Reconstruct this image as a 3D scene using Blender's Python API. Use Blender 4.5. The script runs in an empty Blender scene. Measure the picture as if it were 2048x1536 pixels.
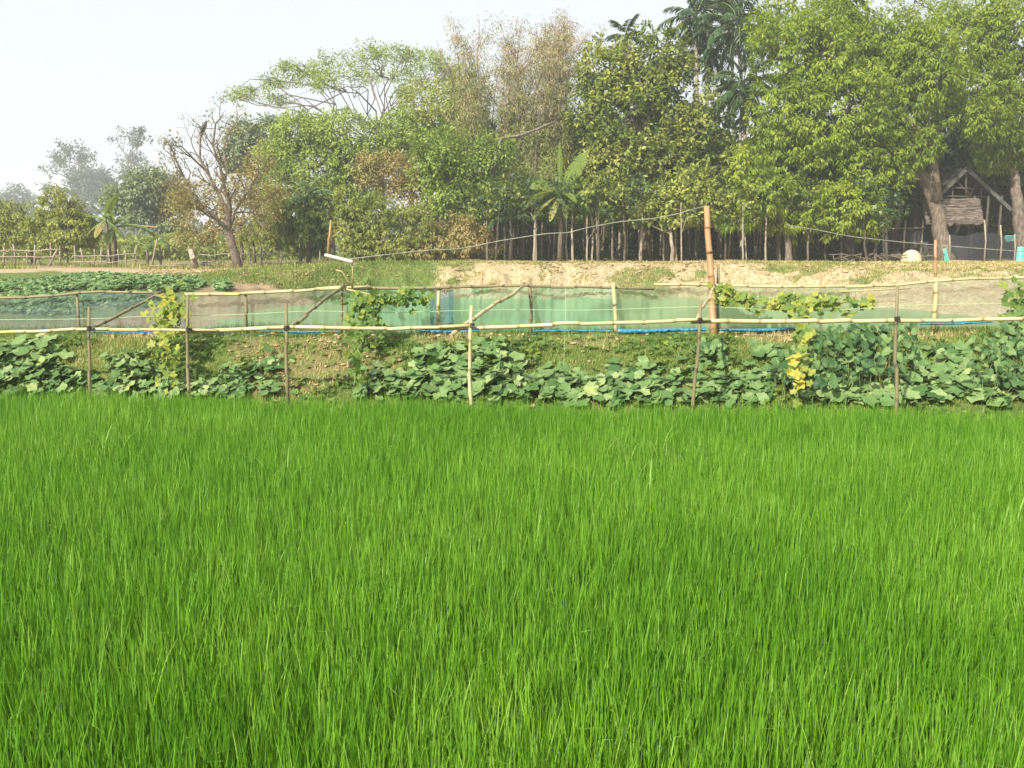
import bpy, math
import numpy as np
from mathutils import Vector

rng = np.random.default_rng(7)
C = bpy.context.scene.collection
SC = bpy.context.scene

# ------------------------------------------------------------------ camera
F_PX, CX, CY = 1774.0, 1024.0, 768.0
PITCH = math.radians(8.9)
CAM = np.array([0.0, 0.0, 1.9])
cp, sp = math.cos(PITCH), math.sin(PITCH)

def ray(px, py):
    xc = (np.asarray(px, float) - CX) / F_PX
    yc = -(np.asarray(py, float) - CY) / F_PX
    return np.stack([xc + 0 * yc, cp + yc * sp, -sp + yc * cp], -1)

def at(px, py, Y):
    """Real point at distance Y (metres forward) seen along that direction."""
    d = ray(px, py)
    t = np.asarray(Y, float) / d[..., 1]
    return CAM + d * t[..., None]

def mpp(Y):
    return Y / F_PX

cam_d = bpy.data.cameras.new("camera")
cam = bpy.data.objects.new("camera", cam_d)
C.objects.link(cam)
cam.location = CAM
cam.rotation_euler = (math.radians(90) - PITCH, 0, 0)
cam_d.sensor_width = 36
cam_d.lens = 36 * F_PX / 2048
cam_d.clip_end = 3000
SC.camera = cam

# ------------------------------------------------------------------ helpers
def hash2(ix, iy, seed=0):
    n = (ix.astype(np.int64) * 374761393 + iy.astype(np.int64) * 668265263 + seed * 974711) & 0x7fffffff
    n = ((n ^ (n >> 13)) * 1274126177) & 0x7fffffff
    return ((n ^ (n >> 16)) & 0xffff) / 65535.0

def vnoise(x, y, seed=0):
    x = np.asarray(x, float); y = np.asarray(y, float)
    ix, iy = np.floor(x), np.floor(y)
    fx, fy = x - ix, y - iy
    fx = fx * fx * (3 - 2 * fx); fy = fy * fy * (3 - 2 * fy)
    a = hash2(ix, iy, seed); b = hash2(ix + 1, iy, seed)
    c = hash2(ix, iy + 1, seed); d = hash2(ix + 1, iy + 1, seed)
    return (a * (1 - fx) + b * fx) * (1 - fy) + (c * (1 - fx) + d * fx) * fy

def fbm(x, y, seed=0, o=3):
    s, a, t = 0, 1, 0
    for k in range(o):
        s = s + a * vnoise(x * 2 ** k, y * 2 ** k, seed + k * 17); t += a; a *= .5
    return s / t

def ss(a, b, x):
    t = np.clip((x - a) / (b - a), 0, 1)
    return t * t * (3 - 2 * t)

def norm(v):
    return v / np.maximum(np.linalg.norm(v, axis=-1, keepdims=True), 1e-9)

class MB:
    def __init__(self):
        self.v, self.t, self.q, self.tr, self.n = [], [], [], [], 0
    def add(self, v, quads=None, tris=None, t=0.5):
        v = np.asarray(v, float).reshape(-1, 3)
        if quads is not None and len(quads): self.q.append(np.asarray(quads, np.int64).reshape(-1, 4) + self.n)
        if tris is not None and len(tris): self.tr.append(np.asarray(tris, np.int64).reshape(-1, 3) + self.n)
        self.v.append(v)
        self.t.append(np.broadcast_to(np.asarray(t, float), (len(v),)).copy())
        self.n += len(v)
        return self
    def box(self, c, s, rot=None, t=.5):
        c = np.asarray(c, float); s = np.asarray(s, float) / 2
        p = np.array([[x, y, z] for x in (-1, 1) for y in (-1, 1) for z in (-1, 1)]) * s
        if rot is not None: p = p @ np.asarray(rot).T
        return self.add(p + c, [[0, 1, 3, 2], [4, 6, 7, 5], [0, 4, 5, 1], [2, 3, 7, 6], [0, 2, 6, 4], [1, 5, 7, 3]], t=t)
    def tube(self, pts, rad, k=6, t=.5, cap=True):
        pts = np.asarray(pts, float); n = len(pts)
        rad = np.broadcast_to(np.asarray(rad, float), (n,))
        tan = norm(np.gradient(pts, axis=0))
        ref = np.array([0, 0, 1.0]) if abs(tan[:, 2]).mean() < .8 else np.array([1.0, 0, 0])
        s = norm(np.cross(tan, ref)); u = np.cross(s, tan)
        a = np.arange(k) * 2 * math.pi / k
        ring = pts[:, None] + rad[:, None, None] * (np.cos(a)[None, :, None] * s[:, None] + np.sin(a)[None, :, None] * u[:, None])
        v = ring.reshape(-1, 3)
        i = np.arange(n - 1)[:, None] * k; j = np.arange(k)[None]; j2 = (j + 1) % k
        q = np.stack([i + j, i + j2, i + k + j2, i + k + j], -1).reshape(-1, 4)
        tt = np.broadcast_to(np.asarray(t, float), (n,))
        tv = np.repeat(tt, k)
        tris = None
        if cap:
            v = np.vstack([v, pts[0], pts[-1]]); tv = np.append(tv, [tt[0], tt[-1]])
            b = n * k
            tris = [[b, (x + 1) % k, x] for x in range(k)] + [[b + 1, (n - 1) * k + x, (n - 1) * k + (x + 1) % k] for x in range(k)]
        return self.add(v, q, tris, tv)
    def build(self, name, mat, parent=None, origin=(0, 0, 0), smooth=True):
        o0 = np.asarray(parent.location if parent is not None else origin, float)
        if parent is not None and parent.parent is not None: o0 = o0 + np.asarray(parent.parent.location)
        V = np.vstack(self.v) if self.v else np.zeros((0, 3))
        T = np.concatenate(self.t)
        me = bpy.data.meshes.new(name)
        me.vertices.add(len(V)); me.vertices.foreach_set("co", (V - o0).astype(np.float32).ravel())
        q = np.vstack(self.q) if self.q else np.zeros((0, 4), np.int64)
        tr = np.vstack(self.tr) if self.tr else np.zeros((0, 3), np.int64)
        nl = q.size + tr.size
        me.loops.add(nl); me.loops.foreach_set("vertex_index", np.concatenate([q.ravel(), tr.ravel()]).astype(np.int32))
        me.polygons.add(len(q) + len(tr))
        me.polygons.foreach_set("loop_start", np.concatenate([np.arange(len(q)) * 4, q.size + np.arange(len(tr)) * 3]).astype(np.int32))
        me.update(calc_edges=True)
        me.polygons.foreach_set("use_smooth", np.full(len(q) + len(tr), bool(smooth)))
        me.attributes.new("tint", "FLOAT", "POINT").data.foreach_set("value", T.astype(np.float32))
        me.materials.append(mat)
        o = bpy.data.objects.new(name, me); C.objects.link(o)
        if parent is not None: o.parent = parent
        else: o.location = o0
        return o

def tag(o, label=None, cat=None, group=None, kind=None):
    for k, v in (("label", label), ("category", cat), ("group", group), ("kind", kind)):
        if v: o[k] = v
    return o

def thing(name, label, cat, loc, group=None):
    o = bpy.data.objects.new(name, None); C.objects.link(o)
    o.location = [float(a) for a in loc]
    o.empty_display_size = .2
    return tag(o, label, cat, group)

# ------------------------------------------------------------------ materials
def newmat(name):
    m = bpy.data.materials.new(name); m.use_nodes = True
    nt = m.node_tree; nt.nodes.clear()
    out = nt.nodes.new("ShaderNodeOutputMaterial")
    return m, nt, out

def ramp(nt, src, cols):
    r = nt.nodes.new("ShaderNodeValToRGB")
    while len(r.color_ramp.elements) < len(cols): r.color_ramp.elements.new(.5)
    for e, (p, c) in zip(r.color_ramp.elements, cols):
        e.position = p; e.color = (*c, 1)
    nt.links.new(src, r.inputs[0])
    return r.outputs[0]

def attr(nt, n="tint"):
    a = nt.nodes.new("ShaderNodeAttribute"); a.attribute_name = n
    return a.outputs["Fac"]

def noise(nt, scale, detail=4, rough=.6, vec=None, stretch=None, obj=True):
    n = nt.nodes.new("ShaderNodeTexNoise")
    n.inputs["Scale"].default_value = scale; n.inputs["Detail"].default_value = detail; n.inputs["Roughness"].default_value = rough
    tc = nt.nodes.new("ShaderNodeTexCoord"); src = tc.outputs["Object"]
    if stretch is not None:
        mp = nt.nodes.new("ShaderNodeMapping"); mp.inputs["Scale"].default_value = stretch
        nt.links.new(src, mp.inputs[0]); src = mp.outputs[0]
    nt.links.new(src, n.inputs["Vector"])
    return n.outputs["Fac"]

def math_n(nt, op, a, b):
    m = nt.nodes.new("ShaderNodeMath"); m.operation = op
    for i, x in enumerate((a, b)):
        if isinstance(x, (int, float)): m.inputs[i].default_value = x
        else: nt.links.new(x, m.inputs[i])
    return m.outputs[0]

def leafmat(name, cols, transl=.3, rough=.5, spec=.35, warm=(1.25, 1.2, .7), nscale=0):
    m, nt, out = newmat(name)
    a = attr(nt)
    if nscale:
        a = math_n(nt, "ADD", a, math_n(nt, "MULTIPLY", math_n(nt, "SUBTRACT", noise(nt, nscale, 2), .5), .5))
    col = ramp(nt, a, cols)
    p = nt.nodes.new("ShaderNodeBsdfPrincipled")
    p.inputs["Roughness"].default_value = rough
    p.inputs["Specular IOR Level"].default_value = spec
    nt.links.new(col, p.inputs["Base Color"])
    tr = nt.nodes.new("ShaderNodeBsdfTranslucent")
    mul = nt.nodes.new("ShaderNodeMix"); mul.data_type = "RGBA"; mul.blend_type = "MULTIPLY"; mul.inputs[0].default_value = 1
    nt.links.new(col, mul.inputs[6]); mul.inputs[7].default_value = (*warm, 1)
    nt.links.new(mul.outputs[2], tr.inputs[0])
    mx = nt.nodes.new("ShaderNodeMixShader"); mx.inputs[0].default_value = transl
    nt.links.new(p.outputs[0], mx.inputs[1]); nt.links.new(tr.outputs[0], mx.inputs[2])
    nt.links.new(mx.outputs[0], out.inputs[0])
    return m

def roughmat(name, cols, scale=8, stretch=None, bump=.3, rough=.85, use_tint=0.0, spec=.2, detail=5):
    m, nt, out = newmat(name)
    n = noise(nt, scale, detail, .65, stretch=stretch)
    src = n
    if use_tint:
        src = math_n(nt, "ADD", math_n(nt, "MULTIPLY", n, 1 - use_tint), math_n(nt, "MULTIPLY", attr(nt), use_tint))
    col = ramp(nt, src, cols)
    p = nt.nodes.new("ShaderNodeBsdfPrincipled")
    p.inputs["Roughness"].default_value = rough; p.inputs["Specular IOR Level"].default_value = spec
    nt.links.new(col, p.inputs["Base Color"])
    if bump:
        b = nt.nodes.new("ShaderNodeBump"); b.inputs["Strength"].default_value = bump; b.inputs["Distance"].default_value = .02
        nt.links.new(n, b.inputs["Height"]); nt.links.new(b.outputs[0], p.inputs["Normal"])
    nt.links.new(p.outputs[0], out.inputs[0])
    return m

def netmat(name, col, opac, col2=None):
    """Fine fishing-net cloth: open weave with threads far finer than a pixel."""
    m, nt, out = newmat(name)
    d = nt.nodes.new("ShaderNodeBsdfDiffuse"); t = nt.nodes.new("ShaderNodeBsdfTranslucent")
    n = noise(nt, 1.3, 4, .6, stretch=(1, 1, 3))
    c = ramp(nt, n, [(.3, col), (.7, col2 or col)])
    nt.links.new(c, d.inputs[0]); nt.links.new(c, t.inputs[0])
    a = nt.nodes.new("ShaderNodeMixShader"); a.inputs[0].default_value = .4
    nt.links.new(d.outputs[0], a.inputs[1]); nt.links.new(t.outputs[0], a.inputs[2])
    tp = nt.nodes.new("ShaderNodeBsdfTransparent")
    mx = nt.nodes.new("ShaderNodeMixShader")
    f = math_n(nt, "ADD", math_n(nt, "MULTIPLY", math_n(nt, "SUBTRACT", noise(nt, 3, 3, .6, stretch=(3, 1, .6)), .5), .22), opac)
    nt.links.new(f, mx.inputs[0])
    nt.links.new(tp.outputs[0], mx.inputs[1]); nt.links.new(a.outputs[0], mx.inputs[2])
    nt.links.new(mx.outputs[0], out.inputs[0])
    return m

M = {}
M["rice"] = leafmat("rice_leaf", [(0, (.056, .172, .010)), (.5, (.110, .268, .016)), (.8, (.185, .345, .038)), (1, (.24, .38, .08))], transl=.3, rough=.45, spec=.25, warm=(1.3, 1.2, .5))
M["mango"] = leafmat("mango_leaf", [(0, (.07, .13, .016)), (.45, (.185, .275, .03)), (1, (.36, .41, .05))], rough=.5, spec=.25, transl=.38)
M["mango_young"] = leafmat("young_mango_leaf", [(0, (.075, .14, .016)), (.5, (.20, .285, .03)), (1, (.38, .41, .055))], rough=.5, spec=.25, transl=.38)
M["jack"] = leafmat("glossy_dark_leaf", [(0, (.045, .085, .018)), (.45, (.13, .185, .035)), (1, (.36, .38, .08))], rough=.5, spec=.3, transl=.33)
M["fresh"] = leafmat("fresh_green_leaf", [(0, (.07, .13, .02)), (.5, (.20, .29, .05)), (1, (.34, .40, .09))])
M["olive"] = leafmat("olive_leaf", [(0, (.08, .12, .02)), (.5, (.22, .27, .05)), (1, (.38, .39, .10))])
M["brown"] = leafmat("dry_brown_leaf", [(0, (.13, .14, .04)), (.45, (.27, .23, .075)), (.75, (.36, .27, .12)), (1, (.24, .28, .07))], transl=.25)
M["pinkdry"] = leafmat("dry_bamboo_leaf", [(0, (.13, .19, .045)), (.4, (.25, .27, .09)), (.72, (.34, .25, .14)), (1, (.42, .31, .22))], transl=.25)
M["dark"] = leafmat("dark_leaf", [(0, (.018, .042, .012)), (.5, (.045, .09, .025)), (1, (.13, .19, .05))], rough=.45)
M["greygreen"] = leafmat("grey_green_leaf", [(0, (.07, .11, .05)), (.5, (.16, .21, .10)), (1, (.26, .31, .15))])
M["blue"] = leafmat("hazed_far_leaf", [(0, (.03, .055, .035)), (.5, (.055, .09, .055)), (1, (.09, .13, .08))])  # bluish cast of distant haze put into the leaf colour
M["palm"] = leafmat("palm_leaf", [(0, (.02, .05, .025)), (.5, (.045, .095, .04)), (1, (.13, .17, .07))], rough=.35, spec=.5)
M["banana"] = leafmat("banana_leaf", [(0, (.04, .085, .018)), (.5, (.12, .19, .032)), (.85, (.24, .28, .07)), (1, (.45, .25, .13))], rough=.4, transl=.4)
M["pumpkin"] = leafmat("pumpkin_leaf", [(0, (.04, .10, .024)), (.5, (.115, .20, .062)), (.85, (.23, .31, .125)), (1, (.36, .38, .10))], rough=.5, spec=.3, transl=.18, nscale=9)
M["bean"] = leafmat("bean_leaf", [(0, (.022, .065, .016)), (.5, (.048, .11, .03)), (1, (.16, .25, .08))], rough=.55, spec=.3, transl=.18)
M["gourd"] = leafmat("gourd_leaf", [(0, (.06, .13, .025)), (.4, (.14, .23, .045)), (.7, (.30, .34, .06)), (1, (.55, .45, .06))], transl=.4)
M["grass"] = leafmat("short_grass", [(0, (.05, .11, .012)), (.45, (.14, .22, .03)), (.75, (.30, .29, .08)), (1, (.46, .37, .18))], transl=.25)
M["weed"] = leafmat("weed_leaf", [(0, (.12, .26, .03)), (1, (.28, .42, .10))], transl=.3)
M["bark"] = roughmat("brown_bark", [(.3, (.055, .045, .036)), (.5, (.13, .105, .082)), (.72, (.24, .20, .16))], 6, (2.5, 2.5, .8), 1.0)
M["bark_pale"] = roughmat("pale_bark", [(.3, (.17, .14, .105)), (.7, (.38, .33, .26))], 6, (2, 2, .7), .6)
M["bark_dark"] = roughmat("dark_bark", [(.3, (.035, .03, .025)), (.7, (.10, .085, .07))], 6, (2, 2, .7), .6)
M["twig"] = roughmat("dry_twig", [(.3, (.085, .066, .052)), (.7, (.18, .14, .11))], 6, None, .3)
M["bamboo"] = roughmat("yellow_bamboo", [(.0, (.05, .038, .018)), (.3, (.25, .20, .085)), (.6, (.42, .36, .18)), (1, (.54, .48, .28))], 3, (6, 6, 6), .15, .5, .75, .4)
M["bamboo_old"] = roughmat("weathered_bamboo", [(0, (.03, .025, .015)), (.4, (.12, .10, .055)), (.7, (.22, .19, .10)), (1, (.34, .30, .17))], 4, None, .25, .6, .6, .3)
M["bamboo_orange"] = roughmat("orange_bamboo", [(0, (.07, .04, .02)), (.4, (.29, .165, .075)), (.8, (.41, .25, .125)), (1, (.47, .31, .17))], 4, None, .15, .5, .7, .35)
M["lash"] = roughmat("dark_binding", [(.3, (.015, .015, .015)), (.7, (.05, .045, .04))], 60, None, .4)
M["pvc"] = roughmat("white_pipe", [(.3, (.40, .375, .30)), (.7, (.54, .51, .42))], 5, None, .05, .4, 0, .5)
M["cable"] = roughmat("grey_cable", [(.3, (.13, .14, .10)), (.7, (.30, .31, .24))], 9, None, .1, .5)
M["rope"] = roughmat("pale_green_rope", [(.3, (.30, .42, .22)), (.7, (.42, .54, .30))], 30, None, .1, .6)
M["net_green"] = netmat("green_net", (.16, .37, .24), .60, (.24, .42, .27))
M["net_blue"] = netmat("blue_net", (.13, .19, .21), .48, (.18, .24, .24))
M["net_olive"] = netmat("olive_net", (.24, .36, .21), .58, (.31, .40, .25))
M["net_pale"] = netmat("faded_net", (.20, .30, .22), .42, (.28, .33, .24))
M["net_dark"] = netmat("dark_blue_net", (.06, .17, .24), .6)
M["net_grey"] = netmat("grey_net", (.055, .06, .07), .72)
M["blue_sheet"] = roughmat("blue_plastic", [(.3, (.015, .13, .22)), (.7, (.03, .23, .36))], 6, (1, 1, 4), .6, .35, 0, .5)
M["teal_sheet"] = roughmat("turquoise_plastic", [(.3, (.07, .38, .32)), (.7, (.18, .55, .47))], 6, None, .6, .4, 0, .5)
M["thatch"] = roughmat("old_thatch", [(.38, (.02, .017, .015)), (.52, (.11, .088, .075)), (.7, (.30, .245, .205))], 3.5, (.6, 2, 9), 1.0, .95)
M["thatch_shade"] = roughmat("shade_toned_thatch", [(.3, (.012, .012, .012)), (.75, (.04, .04, .038))], 5, (9, 2, .6), 1.0, .95)  # tree shade over the hut roof put into this dark tone
M["plank"] = roughmat("grey_wood", [(.3, (.04, .04, .038)), (.7, (.10, .10, .093))], 7, (1, 1, 1), .5)
M["hutwall"] = roughmat("bamboo_mat_wall", [(.3, (.035, .035, .038)), (.7, (.09, .09, .09))], 14, (3, 1, .5), .6)
M["clay"] = roughmat("beige_clay", [(.3, (.42, .35, .22)), (.7, (.56, .48, .32))], 5, None, .3)
M["feather"] = roughmat("dark_feather", [(.3, (.03, .025, .025)), (.7, (.09, .07, .07))], 20, None, .2)
M["beak"] = roughmat("beak", [(.3, (.05, .045, .04)), (.7, (.08, .07, .06))], 20, None, 0)

# ------------------------------------------------------------------ terrain
def edge(x):                     # the far edge of the paddy
    return 8.45 - .11 * np.clip(x, -9, 9)

BARE = [(620, 700, 1.05, .75), (1195, 682, .55, .30), (1540, 680, .5, .35), (1885, 672, .45, .35), (520, 690, .5, .4), (880, 678, .5, .25), (300, 672, .6, .2), (1010, 676, .35, .2)]
_bw = []
for _px, _py, _rx, _ry in BARE:
    _d = ray(_px, _py); _t = np.arange(8, 12, .02) / _d[1]
    _zz = CAM[2] + _d[2] * _t; _yy = _d[1] * _t; _k = int((_zz <= .81 * ss(8.5, 10.75, _yy) ** .85).argmax())
    _bw.append((_d[0] * _t[_k], _yy[_k], _rx, _ry))
def bare_at(x, y):
    x = np.asarray(x, float); b = 0 * x
    nz = (fbm(x * 2.3, np.asarray(y) * 2.3, 61) - .5) * 1.4
    for x0, y0, rx, ry in _bw: b = np.maximum(b, np.exp(-((x - x0) / rx) ** 2 - ((y - y0) / ry) ** 2))
    return np.clip(b + nz * .8 * (b > .05), 0, 1)

def H(x, y):
    x = np.asarray(x, float); y = np.asarray(y, float)
    e = edge(x) + .1
    n1 = fbm(x * .9 + 3, y * .9, 1) - .5
    near = .81 * ss(0, 1, np.clip((y - e) / (10.75 - e), 0, 1)) ** .85
    near = near + (n1 * .16 + (fbm(x * 4, y * 4, 5) - .5) * .07) * ss(e + .1, e + .6, y) * (1 - .6 * ss(10.5, 11, y))
    near = near - 1.1 * ss(11.7 + n1, 14.0 + n1, y)
    wl = 1 - ss(-9.5, -4.5, x + n1); wr = ss(8.5, 12.5, x)
    yf = 29.0 + (fbm(x * .35, x * 0, 9) - .5) * 1.2
    yf = yf * (1 - wl) + 17.5 * wl
    yf = yf * (1 - wr) + 17.0 * wr
    top = 1.27 - .26 * (1 - ss(-11, -4, x)) + (fbm(x * .5, y * .2, 31) - .5) * .08
    pr = np.clip((y - yf) / (31.6 - yf), 0, 1)
    prof = ss(0, 1, pr) * .5 + pr * .5
    base = -.25 + .44 * (1 - ss(-7.6, -3.8, x + n1))
    far = base + (top - base) * prof
    face = np.sin(np.clip(pr, 0, 1) * math.pi)
    far = far + face * ((fbm(x * 1.6, y * 1.6, 41) - .5) * .55 + (fbm(x * 3, y * 2.6, 43) - .5) * .34) * (1 - .65 * wl)
    far = far + ss(60, 140, y) * -.25 + ss(33, 38, y) * (fbm(x * .6, y * .6, 51) - .5) * .12
    z = np.maximum(near, far)
    return np.where(y < e, 0.0 + 0 * z, z)

def steps(*segs):
    out = []
    for a, b, s in segs: out += list(np.arange(a, b, s))
    return np.array(out)

ys = np.concatenate([steps((-30, 6, 3), (6, 8, .5), (8, 14, .07), (14, 26, .4), (26, 33, .11), (33, 44, .4), (44, 80, 2)), np.geomspace(80, 430, 18)])
xp = np.concatenate([steps((0, 12, .11), (12, 20, .16), (20, 40, .8)), np.geomspace(40, 430, 16)])
xs = np.concatenate([-xp[:0:-1], xp])
gx, gy = np.meshgrid(xs, ys)
gz = H(gx, gy)
nx, ny = len(xs), len(ys)
ii = np.arange(nx * ny).reshape(ny, nx)
mb = MB().add(np.stack([gx, gy, gz], -1).reshape(-1, 3), np.stack([ii[:-1, :-1], ii[:-1, 1:], ii[1:, 1:], ii[1:, :-1]], -1).reshape(-1, 4))
# soil kinds, told apart where they lie: 0 paddy mud, grassiness, sandiness
sand = ss(27, 29.5, gy) * (1 - ss(33, 40, gy)) * ss(-5.5, -1.5, gx) + ss(8.5, 11, gx) * ss(14, 17, gy) * (1 - ss(33, 38, gy))
sand = np.clip(sand, 0, 1) + .75 * (1 - ss(-5.5, -3, gx)) * ss(29.6, 31.2, gy) * (1 - ss(33, 36, gy))
bare = ss(.35, .6, bare_at(gx, gy)) * .5
nearb = ss(edge(gx), edge(gx) + .3, gy) * (1 - ss(11.8, 13, gy))
grassy = np.clip(nearb * (1 - bare) + ss(38, 50, gy) * .45 + (1 - ss(-9.5, -8, gx)) * ss(15, 22, gy) * (1 - ss(30, 31, gy)) * .8
                 + ss(-9, -6, gx) * (1 - ss(-4, -1.5, gx)) * ss(28.3, 29.5, gy) * (1 - ss(31.3, 32, gy)) * 1.2, 0, 1)
grassy = np.clip(grassy + (fbm(gx * .5, gy * 1.0, 71) > .6) * .55 * ss(27, 28.5, gy) * (1 - ss(31, 32, gy)), 0, 1)
m, nt, out = newmat("soil")
p = nt.nodes.new("ShaderNodeBsdfPrincipled"); p.inputs["Roughness"].default_value = .95; p.inputs["Specular IOR Level"].default_value = .1
n1 = noise(nt, 2.2, 8, .7); n2 = noise(nt, 9, 6, .7)
mudc = ramp(nt, n1, [(.3, (.17, .12, .07)), (.7, (.32, .24, .15))])
sandc = ramp(nt, n2, [(.3, (.17, .125, .06)), (.45, (.32, .25, .15)), (.62, (.44, .35, .225)), (.8, (.49, .40, .28))])
grassc = ramp(nt, n2, [(.3, (.05, .09, .02)), (.55, (.11, .15, .04)), (.8, (.28, .23, .11))])
def mixc(a, b, f):
    mx = nt.nodes.new("ShaderNodeMix"); mx.data_type = "RGBA"
    nt.links.new(f, mx.inputs[0]); nt.links.new(a, mx.inputs[6]); nt.links.new(b, mx.inputs[7])
    return mx.outputs[2]
def edgefac(name):
    a = attr(nt, name)
    s = math_n(nt, "ADD", math_n(nt, "MULTIPLY", a, 1.6), math_n(nt, "MULTIPLY", math_n(nt, "SUBTRACT", n1, .8), 1.2))
    mr = nt.nodes.new("ShaderNodeMapRange"); nt.links.new(s, mr.inputs[0]); mr.inputs[1].default_value = .1; mr.inputs[2].default_value = .6
    return mr.outputs[0]
c = mixc(mixc(mudc, sandc, edgefac("sandy")), grassc, edgefac("grassy"))
nt.links.new(c, p.inputs["Base Color"])
b = nt.nodes.new("ShaderNodeBump"); b.inputs["Strength"].default_value = .7; b.inputs["Distance"].default_value = .06
nt.links.new(n2, b.inputs["Height"]); nt.links.new(b.outputs[0], p.inputs["Normal"])
nt.links.new(p.outputs[0], out.inputs[0])
g = mb.build("ground", m)
g.data.attributes.new("sandy", "FLOAT", "POINT").data.foreach_set("value", sand.astype(np.float32).ravel())
g.data.attributes.new("grassy", "FLOAT", "POINT").data.foreach_set("value", grassy.astype(np.float32).ravel())
tag(g, "paddy soil, near bank, pond bed and sandy far bank", kind="structure")

# pond water: flat green, thick with algae
m, nt, out = newmat("algae_water")
p = nt.nodes.new("ShaderNodeBsdfPrincipled"); p.inputs["Roughness"].default_value = .3; p.inputs["Specular IOR Level"].default_value = .25
nt.links.new(ramp(nt, noise(nt, .5, 5, .6, stretch=(1, .5, 1)), [(.3, (.12, .22, .09)), (.7, (.19, .30, .13))]), p.inputs["Base Color"])
b = nt.nodes.new("ShaderNodeBump"); b.inputs["Strength"].default_value = .15; b.inputs["Distance"].default_value = .03
nt.links.new(noise(nt, 6, 3), b.inputs["Height"]); nt.links.new(b.outputs[0], p.inputs["Normal"])
nt.links.new(p.outputs[0], out.inputs[0])
w = MB().add([[-14, 12.3, .14], [14, 12.3, .14], [14, 31, .14], [-14, 31, .14]], [[0, 1, 2, 3]]).build("pond_water", m)
tag(w, "green algae covered pond water", kind="structure")

_T = np.concatenate([np.arange(6, 16, .04), np.arange(16, 60, .15)])
def hit(px, py):
    """First point of the ground met along these view directions (vectorised)."""
    px = np.atleast_1d(np.asarray(px, float)); py = np.atleast_1d(np.asarray(py, float))
    d = ray(px, py)
    t = _T[None, :] / d[:, 1:2]
    X = CAM[0] + d[:, 0:1] * t; Z = CAM[2] + d[:, 2:3] * t
    below = Z <= H(X, np.broadcast_to(_T[None], X.shape))
    k = np.where(below.any(1), below.argmax(1), len(_T) - 1)
    r = np.arange(len(px)); x = X[r, k]; y = _T[k]
    return np.stack([x, y, H(x, y)], -1)

def gz1(x, y): return float(H(np.array([x]), np.array([y]))[0])


def clods():
    """Broken lumps of dug soil lying on the banks."""
    oc = norm(np.array([[1, 0, 0], [0, 1, 0], [-1, 0, 0], [0, -1, 0], [0, 0, 1], [0, 0, -1], [.7, .7, .6], [-.7, .7, .6], [-.7, -.7, .6], [.7, -.7, .6]], float))
    fc = np.array([[6, 4, 9], [6, 7, 4], [7, 8, 4], [8, 9, 4], [0, 1, 6], [1, 2, 7], [2, 3, 8], [3, 0, 9], [0, 6, 9], [1, 7, 6], [2, 8, 7], [3, 9, 8], [1, 0, 5], [2, 1, 5], [3, 2, 5], [0, 3, 5]])
    def put(mb, x, y, r, flat=.65):
        n = len(x)
        P = np.stack([x, y, H(x, y) + r * .25], -1)
        v = oc[None] * (r[:, None, None] * (.6 + .8 * rng.random((n, 10, 1)))) * np.stack([1 + .6 * rng.random(n), .8 + .4 * rng.random(n), np.full(n, flat)], -1)[:, None]
        v = P[:, None] + v
        mb.add(v.reshape(-1, 3), None, (np.arange(n)[:, None, None] * 10 + fc[None]).reshape(-1, 3), np.repeat(rng.random(n), 10))
    mb = MB(); n = 2800
    x = rng.uniform(-5, 20, n); y = rng.uniform(28.6, 32.2, n)
    k = rng.random(n) < ss(-4.5, -1, x) * (.25 + .75 * ss(.42, .6, fbm(x * .9, y * .9, 45))); x, y = x[k], y[k]
    put(mb, x, y, .018 + .06 * rng.random(len(x)) ** 3, .8)
    n = 1500; x = rng.uniform(-13, -5, n); y = rng.uniform(29, 33, n); put(mb, x, y, .02 + .04 * rng.random(n) ** 2)
    m, nt, out = newmat("clod_soil")
    p = nt.nodes.new("ShaderNodeBsdfPrincipled"); p.inputs["Roughness"].default_value = .95; p.inputs["Specular IOR Level"].default_value = .1
    nt.links.new(ramp(nt, math_n(nt, "ADD", math_n(nt, "MULTIPLY", attr(nt), .5), math_n(nt, "MULTIPLY", noise(nt, 7, 4), .5)), [(.2, (.17, .125, .06)), (.5, (.32, .24, .13)), (.8, (.44, .335, .20))]), p.inputs["Base Color"])
    nt.links.new(p.outputs[0], out.inputs[0])
    tag(mb.build("soil_clods", m, smooth=False), "loose dry clods of sandy soil along the far bank", "soil", kind="stuff")
    mb = MB(); n = 9000
    x = rng.uniform(-7, 7, n); y = rng.uniform(8.7, 11.3, n)
    k = (y > edge(x) + .25) & (rng.random(n) < .06 + .4 * ss(.35, .6, bare_at(x, y))); x, y = x[k], y[k]
    put(mb, x, y, .008 + .028 * rng.random(len(x)) ** 2.2)
    tag(mb.build("soil_crumbs", m, smooth=False), "small dry crumbs of soil on the near bank", "soil", kind="stuff")
clods()

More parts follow.
